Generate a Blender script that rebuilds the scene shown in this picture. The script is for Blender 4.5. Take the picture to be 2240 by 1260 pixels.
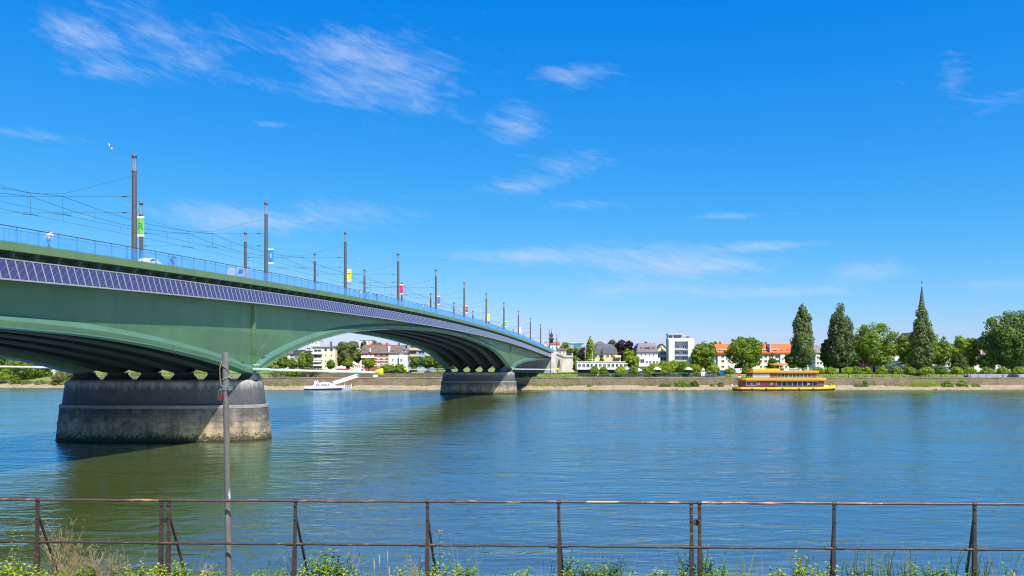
import bpy, bmesh, math, random
import numpy as np
from mathutils import Vector, Matrix

# ------------------------------------------------------------------ scene, camera, sky, sun
for o in list(bpy.data.objects): bpy.data.objects.remove(o)
S = bpy.context.scene
COL = S.collection
R = math.radians
F, CX, HY, CZ = 1800.0, 1120.0, 804.0, 9.83          # focal length in photo pixels, principal column, horizon row, eye height

cam_d = bpy.data.cameras.new('camera'); cam = bpy.data.objects.new('camera', cam_d); COL.objects.link(cam)
cam.location = (0, 0, CZ); cam.rotation_euler = (R(90), 0, 0)
cam_d.sensor_width = 36; cam_d.lens = 36*F/2240; cam_d.shift_y = (HY-630)/2240
cam_d.clip_start = 0.1; cam_d.clip_end = 20000
S.camera = cam
S.cycles.filter_width = 1.15
S.view_settings.view_transform = 'Standard'; S.view_settings.look = 'None'
S.view_settings.gamma = 1; S.view_settings.exposure = 0.75; S.view_settings.use_curve_mapping = False

SUN = Vector((0.40, -0.60, 1.0)).normalized()         # towards the sun: behind the camera, to the right
sun_d = bpy.data.lights.new('sun', 'SUN'); sun_d.energy = 5.0; sun_d.angle = R(0.53); sun_d.color = (1.0, 0.95, 0.86)
sun = bpy.data.objects.new('sun', sun_d); COL.objects.link(sun)
sun.rotation_euler = SUN.to_track_quat('Z', 'Y').to_euler(); sun.location = (60, -60, 120)

SKY_GAIN = 5.95
world = bpy.data.worlds.new('World'); S.world = world; world.use_nodes = True
wt = world.node_tree; wt.nodes.clear()
def wn(t, **k):
    n = wt.nodes.new(t)
    for a, v in k.items(): setattr(n, a, v)
    return n
def wl(a, b): wt.links.new(a, b)
def wmath(op, a, b=None, c=None, clamp=False):
    n = wn('ShaderNodeMath', operation=op, use_clamp=clamp)
    for i, v in enumerate((a, b, c)):
        if v is None: continue
        if isinstance(v, (int, float)): n.inputs[i].default_value = v
        else: wl(v, n.inputs[i])
    return n.outputs[0]
def build_world():
    out = wn('ShaderNodeOutputWorld'); bg = wn('ShaderNodeBackground'); wl(bg.outputs[0], out.inputs[0])
    bg.inputs[1].default_value = 0.10
    sky = wn('ShaderNodeTexSky', sky_type='NISHITA', sun_disc=False)
    sky.sun_elevation = math.asin(SUN.z); sky.sun_rotation = math.atan2(SUN.x, SUN.y)
    sky.altitude = 60; sky.air_density = 1.0; sky.dust_density = 0.35; sky.ozone_density = 2.6
    # one even colour grade for the whole sky: per-channel response of the photograph
    sr = wn('ShaderNodeSeparateColor'); wl(sky.outputs[0], sr.inputs[0]); cr = wn('ShaderNodeCombineColor')
    for i, (k, g, o_) in enumerate(((.0148, 2.0, -.0185), (.120, .93, 0), (.535, .33, 0))):
        wl(wmath('MULTIPLY', wmath('MAXIMUM', wmath('ADD', wmath('MULTIPLY', wmath('POWER', sr.outputs[i], g), k), o_), .002), SKY_GAIN), cr.inputs[i])
    # thin cirrus, laid out in azimuth and elevation
    tc = wn('ShaderNodeTexCoord'); sp = wn('ShaderNodeSeparateXYZ'); wl(tc.outputs['Generated'], sp.inputs[0])
    x, y, z = sp.outputs
    az = wmath('ARCTAN2', x, y); el = wmath('ARCSINE', z)
    # shear so that the streaks run gently down to the right
    el2 = wmath('ADD', el, wmath('MULTIPLY', az, 0.22))
    cv = wn('ShaderNodeCombineXYZ'); wl(wmath('MULTIPLY', az, 8.0), cv.inputs[0]); wl(wmath('MULTIPLY', el2, 21.0), cv.inputs[1])
    n1 = wn('ShaderNodeTexNoise'); n1.inputs['Scale'].default_value = 1.6; n1.inputs['Detail'].default_value = 9; n1.inputs['Roughness'].default_value = 0.62; n1.inputs['Distortion'].default_value = 0.9
    wl(cv.outputs[0], n1.inputs['Vector'])
    cv2 = wn('ShaderNodeCombineXYZ'); wl(wmath('MULTIPLY', az, 14.0), cv2.inputs[0]); wl(wmath('MULTIPLY', el2, 60.0), cv2.inputs[1])
    n2 = wn('ShaderNodeTexNoise'); n2.inputs['Scale'].default_value = 1.3; n2.inputs['Detail'].default_value = 7; n2.inputs['Roughness'].default_value = 0.6; n2.inputs['Distortion'].default_value = 1.6
    wl(cv2.outputs[0], n2.inputs['Vector'])
    nz = wmath('ADD', wmath('MULTIPLY', n1.outputs[0], 0.60), wmath('MULTIPLY', n2.outputs[0], 0.44))
    def blob(px, py, rx, ry, amp):
        a0 = math.atan2((px-CX)/F, 1); e0 = math.atan2((HY-py)/F, math.hypot(1, (px-CX)/F))
        da = wmath('DIVIDE', wmath('SUBTRACT', az, a0), rx/F); de = wmath('DIVIDE', wmath('SUBTRACT', el, e0), ry/F)
        d = wmath('ADD', wmath('MULTIPLY', da, da), wmath('MULTIPLY', de, de))
        return wmath('MULTIPLY', wmath('EXPONENT', wmath('MULTIPLY', d, -1.0)), amp)
    tot = None
    for b in [(390, 95, 190, 80, .28), (160, 72, 70, 34, .24), (250, 160, 70, 20, .22), (860, 170, 165, 85, .32), (740, 105, 120, 35, .26), (700, 195, 110, 24, .22), (1270, 158, 110, 28, .34),
              (1130, 275, 75, 48, .32), (1255, 355, 80, 30, .30), (1140, 408, 110, 22, .30), (1310, 447, 120, 14, .32), (780, 465, 170, 38, .27), (560, 500, 160, 30, .2),
              (1370, 560, 210, 44, .36), (1560, 585, 150, 24, .36), (1400, 635, 240, 22, .38), (1890, 595, 85, 26, .42), (1720, 640, 140, 12, .40), (1120, 560, 130, 18, .32), (700, 640, 200, 30, .22),
              (2090, 155, 40, 40, .26), (2195, 218, 60, 20, .22), (60, 295, 80, 12, .30), (590, 272, 50, 9, .32), (1700, 537, 120, 12, .36), (430, 470, 240, 30, .26), (1650, 470, 150, 10, .30), (2200, 620, 120, 14, .32)]:
        v = blob(*b); tot = v if tot is None else wmath('ADD', tot, v)
    cov = wmath('SUBTRACT', wmath('ADD', nz, tot), 0.62)
    mr = wn('ShaderNodeMapRange', interpolation_type='SMOOTHSTEP'); wl(cov, mr.inputs[0])
    mr.inputs[1].default_value = 0.0; mr.inputs[2].default_value = 0.60; mr.inputs[3].default_value = 0; mr.inputs[4].default_value = 0.66
    # fade to nothing at the horizon
    fade = wn('ShaderNodeMapRange'); wl(el, fade.inputs[0]); fade.inputs[1].default_value = 0.02; fade.inputs[2].default_value = 0.12
    m = wmath('MULTIPLY', mr.outputs[0], fade.outputs[0])
    mx = wn('ShaderNodeMix', data_type='RGBA'); wl(m, mx.inputs[0]); wl(cr.outputs[0], mx.inputs[6]); mx.inputs[7].default_value = (SKY_GAIN*.62, SKY_GAIN*.74, SKY_GAIN*.95, 1)
    wl(mx.outputs[2], bg.inputs[0])
build_world()

# ------------------------------------------------------------------ helpers
def PX(px, Y): return (px-CX)/F*Y
def PZ(py, Y): return CZ-(py-HY)/F*Y
ORD = ['first','second','third','fourth','fifth','sixth','seventh','eighth','ninth','tenth','eleventh','twelfth','thirteenth','fourteenth','fifteenth','sixteenth','seventeenth','eighteenth','nineteenth','twentieth','twenty-first','twenty-second','twenty-third','twenty-fourth']

class NT:
    """small node-tree writer"""
    def __init__(s, name):
        s.m = bpy.data.materials.new(name); s.m.use_nodes = True; s.t = s.m.node_tree
        s.b = s.t.nodes['Principled BSDF']; s.out = s.t.nodes['Material Output']
    def n(s, t, **k):
        n = s.t.nodes.new(t)
        for a, v in k.items(): setattr(n, a, v)
        return n
    def l(s, a, b): s.t.links.new(a, b)
    def set(s, **k):
        for a, v in k.items():
            s.b.inputs[a.replace('_', ' ')].default_value = v
    def noise(s, scale, detail=4, rough=.55, vec=None, dist=0, sc3=None, coord='Object'):
        n = s.n('ShaderNodeTexNoise'); n.inputs['Scale'].default_value = scale; n.inputs['Detail'].default_value = detail
        n.inputs['Roughness'].default_value = rough; n.inputs['Distortion'].default_value = dist
        if vec is None:
            if coord == 'World': vec = s.n('ShaderNodeNewGeometry').outputs['Position']
            else: vec = s.n('ShaderNodeTexCoord').outputs[coord]
        if sc3:
            mp = s.n('ShaderNodeMapping'); mp.inputs['Scale'].default_value = sc3; s.l(vec, mp.inputs[0]); vec = mp.outputs[0]
        s.l(vec, n.inputs['Vector']); return n.outputs['Fac']
    def ramp(s, fac, stops):
        r = s.n('ShaderNodeValToRGB'); e = r.color_ramp.elements
        while len(e) < len(stops): e.new(0.5)
        for i, (p, c) in enumerate(stops):
            e[i].position = p; e[i].color = (*c, 1) if len(c) == 3 else c
        s.l(fac, r.inputs[0]); return r.outputs[0]
    def mix(s, fac, a, b, mode='MIX'):
        n = s.n('ShaderNodeMix', data_type='RGBA', blend_type=mode)
        for i, v in ((0, fac), (6, a), (7, b)):
            if isinstance(v, (int, float)): n.inputs[i].default_value = v
            elif isinstance(v, tuple): n.inputs[i].default_value = (*v, 1) if len(v) == 3 else v
            else: s.l(v, n.inputs[i])
        return n.outputs[2]
    def math(s, op, a, b=None, clamp=False):
        n = s.n('ShaderNodeMath', operation=op, use_clamp=clamp)
        for i, v in enumerate((a, b)):
            if v is None: continue
            if isinstance(v, (int, float)): n.inputs[i].default_value = v
            else: s.l(v, n.inputs[i])
        return n.outputs[0]
    def maprange(s, v, a, b, c=0, d=1):
        n = s.n('ShaderNodeMapRange'); s.l(v, n.inputs[0])
        for i, q in enumerate((a, b, c, d)): n.inputs[i+1].default_value = q
        return n.outputs[0]
    def bump(s, h, strength=.3, dist=.05):
        n = s.n('ShaderNodeBump'); n.inputs['Strength'].default_value = strength; n.inputs['Distance'].default_value = dist
        s.l(h, n.inputs['Height']); s.l(n.outputs[0], s.b.inputs['Normal'])
    def color(s, c): s.l(c, s.b.inputs['Base Color'])

M = {}
def plain(name, c, rough=.6, metal=0, var=.12, scale=.7, spec=.5, bump=0, wear=None):
    """paint or plaster: base colour with soft uneven wear"""
    t = NT(name); t.set(Roughness=rough, Metallic=metal); t.b.inputs['Specular IOR Level'].default_value = spec
    lo = tuple(max(0, v*(1-var)) for v in c); hi = tuple(min(1, v*(1+var*.7)) for v in c)
    f = t.noise(scale, 6, .65)
    col = t.ramp(f, [(.3, lo), (.7, hi)])
    if wear: col = t.mix(t.maprange(t.noise(scale*3, 7, .7), .55, .75), col, wear)
    t.color(col)
    if bump: t.bump(t.noise(scale*12, 4), .4, bump)
    M[name] = t.m; return t.m

def world_z(t):
    g = t.n('ShaderNodeNewGeometry'); s_ = t.n('ShaderNodeSeparateXYZ'); t.l(g.outputs['Position'], s_.inputs[0]); return s_.outputs

def make_materials():
    # bridge
    t = NT('green_paint'); t.set(Roughness=.38)
    st = t.noise(.35, 7, .7, coord='World', sc3=(1, 1, .25)); run = t.noise(1.6, 5, .6, coord='World', sc3=(1, 1, .07))
    c = t.ramp(st, [(.3, (.058, .118, .056)), (.7, (.080, .152, .074))])
    c = t.mix(t.math('MULTIPLY', t.maprange(run, .54, .74), .5), c, (.058, .115, .050))
    c = t.mix(t.math('MULTIPLY', t.maprange(t.noise(.9, 8, .75, coord='World', sc3=(1, 1, .5)), .62, .72), .5), c, (.11, .17, .12))
    c = t.mix(t.math('MULTIPLY', t.maprange(t.noise(3.0, 4, .7, coord='World', sc3=(1, 1, .05)), .68, .76), .6), c, (.10, .07, .035))
    sp = world_z(t); cv = t.n('ShaderNodeCombineXYZ'); t.l(sp[1], cv.inputs[0]); t.l(sp[2], cv.inputs[1])
    bk = t.n('ShaderNodeTexBrick'); bk.inputs['Scale'].default_value = 1; bk.inputs['Brick Width'].default_value = 9.6; bk.inputs['Row Height'].default_value = 2.9; bk.inputs['Mortar Size'].default_value = .03; bk.inputs['Mortar Smooth'].default_value = .6
    bk.inputs['Color1'].default_value = (.86, .86, .86, 1); bk.inputs['Color2'].default_value = (1.10, 1.10, 1.10, 1); bk.inputs['Mortar'].default_value = (.72, .72, .70, 1); t.l(cv.outputs[0], bk.inputs['Vector'])
    c = t.mix(1.0, c, bk.outputs[0], 'MULTIPLY')
    t.color(c); t.bump(t.noise(.25, 3, coord='World'), .2, .08); M['green_paint'] = t.m
    t = NT('green_fascia'); t.set(Roughness=.45)
    st = t.noise(.5, 6, .7, coord='World', sc3=(1, 1, .3))
    t.color(t.ramp(st, [(.3, (.090, .150, .052)), (.7, (.120, .185, .070))])); M['green_fascia'] = t.m
    plain('green_pale', (.075, .160, .112), .4, var=.15, scale=.3)  # lighter than the web: skylight on the sloping ledge put into the colour
    plain('green_shaded', (.010, .019, .016), .7, var=.3, scale=.4)  # same steel made near black, shade under the deck put into the colour
    plain('bracket_paint', (.05, .075, .075), .6, var=.3)
    plain('deck_concrete', (.22, .215, .20), .85)
    plain('asphalt', (.05, .05, .052), .9)
    t = NT('solar_cell'); t.set(Roughness=.16); t.b.inputs['Specular IOR Level'].default_value = .55
    tc = t.n('ShaderNodeTexCoord'); mp = t.n('ShaderNodeMapping'); t.l(tc.outputs['Object'], mp.inputs[0])
    br = t.n('ShaderNodeTexBrick'); br.offset = 0; br.inputs['Scale'].default_value = 1.0
    br.inputs['Brick Width'].default_value = .155; br.inputs['Row Height'].default_value = .165; br.inputs['Mortar Size'].default_value = .007
    br.inputs['Color1'].default_value = (.036, .034, .095, 1); br.inputs['Color2'].default_value = (.043, .040, .110, 1); br.inputs['Mortar'].default_value = (.11, .11, .18, 1)
    mp.inputs['Rotation'].default_value = (R(90), 0, R(90)); t.l(mp.outputs[0], br.inputs['Vector']); t.color(br.outputs[0]); M['solar_cell'] = t.m
    plain('panel_frame', (.26, .25, .28), .4, var=.1)
    plain('rail_blue', (.055, .25, .62), .45, var=.15)
    plain('rail_dark', (.05, .065, .11), .4)
    plain('pole_brown', (.085, .075, .078), .5, var=.2, scale=2)
    plain('wire_black', (.03, .032, .04), .5)
    plain('boom_white', (.55, .62, .66), .5, var=.1)
    plain('yellow_paint', (.80, .56, .01), .45, var=.1)
    plain('bearing_steel', (.03, .04, .04), .7)
    plain('pale_green_steel', (.28, .46, .30), .5)
    t = NT('lamp_glass'); t.set(Roughness=.05); t.b.inputs['Base Color'].default_value = (.45, .55, .65, 1); t.b.inputs['Alpha'].default_value = .16; M['lamp_glass'] = t.m
    # piers
    t = NT('pier_stone'); t.set(Roughness=.85)
    x, y, z = world_z(t)
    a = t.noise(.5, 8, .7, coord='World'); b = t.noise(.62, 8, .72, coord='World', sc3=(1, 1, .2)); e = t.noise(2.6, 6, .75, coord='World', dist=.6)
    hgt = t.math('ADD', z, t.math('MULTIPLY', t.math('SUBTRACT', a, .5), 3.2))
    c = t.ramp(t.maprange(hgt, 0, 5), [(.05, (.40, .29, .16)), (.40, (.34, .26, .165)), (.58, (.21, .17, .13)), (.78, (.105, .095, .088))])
    c = t.mix(t.math('MULTIPLY', t.maprange(b, .46, .64), .65), c, (.075, .065, .055))
    c = t.mix(t.math('MULTIPLY', t.maprange(b, .44, .30), .45), c, (.42, .37, .30))
    c = t.mix(1.0, c, t.ramp(t.noise(.33, 9, .78, coord='World', sc3=(1, 1, 1.6), dist=.5), [(.36, (.30, .30, .31)), (.5, (.80, .79, .78)), (.64, (1.25, 1.20, 1.12))]), 'MULTIPLY')
    moss = t.maprange(t.math('ADD', z, t.math('MULTIPLY', t.math('SUBTRACT', e, .5), 4.6)), 1.05, .65)
    c = t.mix(moss, c, (.042, .036, .010))
    wet = t.maprange(t.math('ADD', z, t.math('MULTIPLY', t.math('SUBTRACT', e, .5), .6)), .32, .12)
    c = t.mix(wet, c, (.014, .013, .008))
    t.color(c); t.bump(t.noise(3, 8, .7, coord='World'), .7, .06); M['pier_stone'] = t.m
    t = NT('pier_top_stone'); t.set(Roughness=.85)
    x, y, z = world_z(t)
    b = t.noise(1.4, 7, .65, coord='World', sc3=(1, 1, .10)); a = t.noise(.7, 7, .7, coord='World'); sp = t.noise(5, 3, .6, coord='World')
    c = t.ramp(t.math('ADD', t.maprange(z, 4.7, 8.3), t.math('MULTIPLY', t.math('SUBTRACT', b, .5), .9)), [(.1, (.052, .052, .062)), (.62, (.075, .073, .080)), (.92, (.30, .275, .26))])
    c = t.mix(t.math('MULTIPLY', t.maprange(sp, .66, .74), .5), c, (.45, .43, .42))
    c = t.mix(t.math('MULTIPLY', t.maprange(a, .46, .64), .6), c, (.035, .036, .042))
    t.color(c); t.bump(t.noise(2.5, 7, .7, coord='World'), .5, .05); M['pier_top_stone'] = t.m
    plain('joint_dark', (.19, .165, .125), .95, var=.4, scale=.6)
    plain('ledge_stone', (.20, .185, .168), .85, var=.25, scale=2)
    plain('pale_stone', (.52, .47, .43), .8, var=.18, scale=.4, wear=(.38, .35, .33))
    plain('abut_stone', (.30, .29, .285), .85, var=.3, scale=.3)
    # bank
    t = NT('quay_stone'); t.set(Roughness=.9)
    a = t.noise(.25, 8, .7, coord='World'); b = t.noise(1.0, 6, .7, coord='World', sc3=(1, 1, .3)); d = t.noise(.12, 5, .6, coord='World', sc3=(1, 1, 3))
    vo = t.n('ShaderNodeTexVoronoi'); vo.inputs['Scale'].default_value = 1.3; t.l(t.n('ShaderNodeNewGeometry').outputs['Position'], vo.inputs['Vector'])
    c = t.ramp(a, [(.28, (.075, .055, .032)), (.5, (.135, .100, .058)), (.72, (.205, .155, .095))])
    c = t.mix(t.math('MULTIPLY', vo.outputs['Color'], .22), c, (.30, .24, .16))
    c = t.mix(t.maprange(b, .58, .72), c, (.085, .075, .06))
    c = t.mix(t.math('MULTIPLY', t.maprange(d, .58, .7), .7), c, (.12, .13, .04))
    t.color(c); t.bump(vo.outputs['Distance'], .8, .15); M['quay_stone'] = t.m
    t = NT('sand'); t.set(Roughness=.95)
    a = t.noise(.35, 8, .75, coord='World'); b = t.noise(2.2, 6, .7, coord='World')
    c = t.ramp(a, [(.3, (.22, .155, .085)), (.55, (.34, .25, .150)), (.75, (.44, .35, .23))])
    c = t.mix(t.maprange(b, .54, .68), c, (.16, .12, .07)); c = t.mix(t.math('MULTIPLY', t.maprange(t.noise(.5, 7, .75, coord='World', sc3=(.5, 1, 1)), .54, .66), .8), c, (.12, .125, .045))
    x, y, z = world_z(t)
    c = t.mix(t.maprange(t.math('ADD', z, t.math('MULTIPLY', a, .3)), .32, .16), c, (.15, .115, .07))
    t.color(c); t.bump(b, .9, .12); M['sand'] = t.m
    t = NT('rubble'); t.set(Roughness=.9)
    oi = t.n('ShaderNodeObjectInfo'); t.color(t.ramp(t.noise(.9, 4, .7, coord='World'), [(.3, (.20, .155, .11)), (.7, (.44, .37, .29))])); M['rubble'] = t.m
    t = NT('lawn'); t.set(Roughness=.9)
    a = t.noise(.08, 6, .7, coord='World'); b = t.noise(1.1, 6, .7, coord='World')
    c = t.ramp(a, [(.3, (.10, .155, .022)), (.6, (.17, .21, .04)), (.8, (.26, .24, .09))]); c = t.mix(t.maprange(b, .5, .75), c, (.07, .11, .018))
    t.color(c); t.bump(b, .8, .2); M['lawn'] = t.m
    plain('path_paving', (.19, .165, .14), .9, var=.15, scale=.2)
    t = NT('wood_hill'); t.set(Roughness=.95); a = t.noise(.02, 8, .7, coord='World')
    t.color(t.ramp(a, [(.3, (.020, .040, .018)), (.7, (.045, .075, .030))])); t.bump(a, 1, 12); M['wood_hill'] = t.m
    # water
    t = NT('river_water'); t.set(Roughness=.045, IOR=1.333)
    pos = t.n('ShaderNodeNewGeometry').outputs['Position']
    big = t.noise(.022, 5, .6, vec=pos, sc3=(.7, 1.6, 1)); big2 = t.noise(.055, 4, .6, vec=pos, sc3=(.5, 1.5, 1), dist=.8)
    w1 = t.noise(.36, 2, .5, vec=pos, sc3=(.42, 1.0, 1), dist=.8); w2 = t.noise(1.35, 4, .55, vec=pos, sc3=(.45, 1.0, 1), dist=.6); w3 = t.noise(5.0, 3, .5, vec=pos, sc3=(.6, 1, 1))
    chop = t.noise(.06, 5, .65, vec=pos, sc3=(.6, 1.0, 1), dist=.8)
    w0 = t.noise(.13, 4, .6, vec=pos, sc3=(.45, 1.0, 1), dist=1.2)
    h = t.math('ADD', t.math('MULTIPLY', w0, 1.8), t.math('ADD', t.math('MULTIPLY', w1, t.maprange(chop, .40, .62, 1.7, 3.8)), t.math('ADD', t.math('MULTIPLY', w2, 1.05), t.math('MULTIPLY', w3, .07))))
    amp = t.math('ADD', t.maprange(big, .35, .68, .62, 1.05), t.maprange(big2, .38, .66, -.18, .25))
    bn = t.n('ShaderNodeBump'); bn.inputs['Distance'].default_value = .088; t.l(amp, bn.inputs['Strength']); t.l(h, bn.inputs['Height'])
    c = t.ramp(big, [(.3, (.056, .072, .011)), (.7, (.070, .088, .018))])
    df = t.n('ShaderNodeBsdfDiffuse'); t.l(c, df.inputs[0])
    tl = t.n('ShaderNodeVectorMath', operation='ADD'); t.l(bn.outputs[0], tl.inputs[0]); tl.inputs[1].default_value = (0, -.062, 0)      # at this low angle mostly the wave faces turned to the near bank show
    nm = t.n('ShaderNodeVectorMath', operation='NORMALIZE'); t.l(tl.outputs[0], nm.inputs[0])
    gl = t.n('ShaderNodeBsdfGlossy'); gl.inputs['Color'].default_value = (.74, .95, 1.0, 1); gl.inputs['Roughness'].default_value = .045; t.l(nm.outputs[0], gl.inputs['Normal'])  # blue put into the reflection colour so the mirrored sky reads less grey
    fr = t.n('ShaderNodeFresnel'); fr.inputs[0].default_value = 2.6; t.l(nm.outputs[0], fr.inputs['Normal'])
    ms = t.n('ShaderNodeMixShader'); t.l(t.math('ADD', t.math('MULTIPLY', fr.outputs[0], .72), .28), ms.inputs[0]); t.l(df.outputs[0], ms.inputs[1]); t.l(gl.outputs[0], ms.inputs[2]); t.l(ms.outputs[0], t.out.inputs[0]); M['river_water'] = t.m
    # buildings
    for nm, c in dict(wall_white=(.66, .65, .63), wall_warm=(.74, .70, .62), wall_yellow=(.72, .54, .24), wall_cream=(.74, .64, .42), wall_ochre=(.62, .44, .20), wall_grey=(.40, .42, .45),
                      wall_blue_grey=(.30, .33, .40), wall_beige=(.58, .43, .26), trim_white=(.78, .77, .75), trim_grey=(.45, .45, .46), concrete=(.34, .33, .31)).items():
        plain(nm, c, .8, var=.10, scale=.25)
    for nm, c in dict(roof_brown=(.135, .092, .075), roof_slate=(.085, .085, .10), roof_orange=(.62, .125, .028), roof_red=(.40, .075, .04), roof_purple=(.19, .155, .16), roof_dark=(.04, .042, .055)).items():
        t = NT(nm); t.set(Roughness=.8); a = t.noise(.5, 6, .7); b = t.noise(2.5, 3, .6, sc3=(3, 1, 1))
        hi = tuple(min(1, v*1.25) for v in c); lo = tuple(v*.75 for v in c)
        t.color(t.mix(t.math('MULTIPLY', t.maprange(b, .5, .7), .4), t.ramp(a, [(.3, lo), (.7, hi)]), lo)); t.bump(b, .6, .08); M[nm] = t.m
    t = NT('brick'); t.set(Roughness=.9)
    t.color(t.ramp(t.noise(1.5, 5, .7), [(.3, (.22, .075, .045)), (.7, (.30, .11, .065))])); M['brick'] = t.m
    t = NT('window_glass'); t.set(Roughness=.08); t.b.inputs['Specular IOR Level'].default_value = .6
    t.color(t.ramp(t.noise(.35, 2, coord='World'), [(.35, (.012, .014, .02)), (.65, (.045, .05, .065))])); M['window_glass'] = t.m
    t = NT('teal_glass'); t.set(Roughness=.1); t.b.inputs['Base Color'].default_value = (.06, .22, .26, 1); M['teal_glass'] = t.m
    # boats, vehicles, cloth
    plain('ship_yellow', (.68, .38, .003), .3, var=.06); plain('ship_orange', (.58, .195, .003), .35, var=.06); plain('ship_black', (.012, .011, .010), .4)
    plain('ship_maroon', (.10, .025, .03), .4, var=.2); plain('navy', (.025, .028, .085), .35); plain('white_paint', (.78, .78, .78), .35, var=.04)
    plain('white_cloth', (.80, .79, .77), .8, var=.04); plain('red_paint', (.62, .03, .04), .4); plain('lock_red', (.17, .018, .025), .45, var=.3, scale=20); plain('blue_paint', (.02, .12, .36), .4); plain('steel_grey', (.30, .30, .31), .5)
    plain('rubber', (.02, .02, .02), .8); plain('chrome', (.5, .5, .5), .3, metal=1); plain('green_fence', (.02, .06, .045), .7)
    plain('skin', (.50, .30, .21), .6); plain('hair_dark', (.05, .03, .02), .7); plain('jeans', (.05, .12, .22), .8); plain('shirt_white', (.50, .50, .52), .8)
    plain('shirt_blue', (.03, .22, .50), .8); plain('shirt_dark', (.045, .06, .11), .8); plain('shirt_red', (.45, .05, .05), .8); plain('shirt_peach', (.62, .42, .33), .8); plain('shoe_dark', (.03, .03, .03), .7)
    for nm, c in dict(ban_green=(.13, .46, .03), ban_blue=(.01, .17, .62), ban_yellow=(.90, .74, .01), ban_red=(.72, .015, .04), ban_teal=(.01, .22, .24), ban_magenta=(.60, .03, .36), ban_orange=(.85, .24, .02), ban_ink=(.05, .05, .04)).items():
        plain(nm, c, .7, var=.03)
    # rusty foreground iron
    t = NT('rusty_iron'); t.set(Roughness=.62)
    a = t.noise(9, 7, .7, coord='World'); b = t.noise(28, 5, .7, coord='World', sc3=(.35, 1, 1)); d = t.noise(4.0, 4, .6, coord='World', sc3=(.5, 1, 1))
    c = t.ramp(a, [(.3, (.024, .016, .014)), (.6, (.048, .029, .026)), (.8, (.085, .048, .042))])
    c = t.mix(t.math('MULTIPLY', t.math('MULTIPLY', t.maprange(b, .56, .66), t.maprange(d, .48, .60)), .8), c, (.34, .13, .060))
    c = t.mix(t.math('MULTIPLY', t.maprange(b, .66, .72), t.maprange(d, .55, .68)), c, (.50, .38, .34))
    t.color(c); t.bump(a, .6, .006); M['rusty_iron'] = t.m
    t = NT('rail_iron'); t.set(Roughness=.5)                                # the handled top rails: worn paint, rust blooms, one ochre stretch of primer
    a = t.noise(9, 7, .7, coord='World'); b = t.noise(14, 6, .7, coord='World', sc3=(.22, 1, 1)); d = t.noise(1.1, 3, .6, coord='World', sc3=(.7, 1, 1))
    c = t.ramp(a, [(.3, (.055, .029, .029)), (.7, (.105, .056, .057))])
    c = t.mix(t.math('MULTIPLY', t.maprange(b, .52, .60), t.maprange(d, .40, .52)), c, (.52, .21, .10))
    c = t.mix(t.maprange(b, .66, .70), c, (.56, .42, .36))
    x, y, z = world_z(t)
    pr = t.math('MULTIPLY', t.maprange(t.math('ADD', x, t.math('MULTIPLY', a, .1)), .90, .92), t.maprange(t.math('ADD', x, t.math('MULTIPLY', b, .2)), 1.34, 1.30))
    c = t.mix(t.math('MULTIPLY', pr, t.maprange(z, 8.27, 8.28)), c, (.40, .26, .07))
    t.color(c); t.bump(a, .5, .005); M['rail_iron'] = t.m
    t = NT('grey_pipe'); t.set(Roughness=.55)
    a = t.noise(6, 7, .7, coord='World', sc3=(1, 1, .4)); b = t.noise(16, 5, .7, coord='World', sc3=(1, 1, .25))
    c = t.ramp(a, [(.3, (.10, .085, .085)), (.7, (.17, .15, .155))]); c = t.mix(t.maprange(b, .6, .72), c, (.33, .30, .32))
    x, y, z = world_z(t)
    dab = t.math('MULTIPLY', t.maprange(z, 8.27, 8.30), t.maprange(t.math('ADD', z, t.math('MULTIPLY', b, .25)), 8.56, 8.46))
    c = t.mix(t.math('MULTIPLY', dab, t.maprange(b, .44, .5)), c, (.62, .60, .66)); t.color(c); t.bump(a, .4, .004); M['grey_pipe'] = t.m

def foliage(name, dark, light, trans=.25, scale=.35, rough=.55):
    t = NT(name); t.set(Roughness=rough); t.b.inputs['Specular IOR Level'].default_value = .25
    a = t.noise(scale, 3, .6, coord='World'); b = t.noise(scale*9, 2, .6, coord='World')
    oi = t.n('ShaderNodeObjectInfo')
    f = t.math('ADD', t.math('MULTIPLY', a, .6), t.math('ADD', t.math('MULTIPLY', b, .45), t.math('MULTIPLY', t.math('SUBTRACT', oi.outputs['Random'], .5), .22)))
    c = t.ramp(f, [(.32, dark), (.72, light)]); t.color(c)
    tr = t.n('ShaderNodeBsdfTranslucent'); t.l(c, tr.inputs[0]); ms = t.n('ShaderNodeMixShader'); ms.inputs[0].default_value = trans
    t.l(t.b.outputs[0], ms.inputs[1]); t.l(tr.outputs[0], ms.inputs[2]); t.l(ms.outputs[0], t.out.inputs[0]); M[name] = t.m
make_materials()
foliage('leaf_mid', (.085, .145, .012), (.225, .310, .022), .3); foliage('leaf_bright', (.125, .195, .010), (.300, .375, .020), .3); foliage('leaf_dark', (.050, .092, .018), (.150, .215, .036), .3)
foliage('leaf_poplar', (.066, .098, .030), (.195, .240, .070), .3); foliage('leaf_purple', (.030, .012, .026), (.080, .032, .055)); foliage('leaf_olive', (.095, .115, .026), (.225, .245, .075), .3)
foliage('leaf_weed', (.11, .20, .012), (.30, .42, .035), .35, 3.0); foliage('leaf_weed_yellow', (.20, .27, .012), (.46, .52, .04), .3, 3.0); foliage('leaf_weed_dark', (.055, .115, .02), (.14, .235, .03), .25, 3.0)
foliage('dry_grass', (.26, .19, .09), (.52, .41, .24), .2, 4.0); foliage('flower_pink', (.45, .22, .25), (.62, .40, .40), .2, 9); foliage('flower_white', (.55, .50, .40), (.75, .72, .64), .2, 9); foliage('leaf_red', (.30, .06, .03), (.42, .12, .06), .2, 9)
plain('bark', (.075, .055, .04), .9, var=.3, scale=2, bump=.04)

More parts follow.
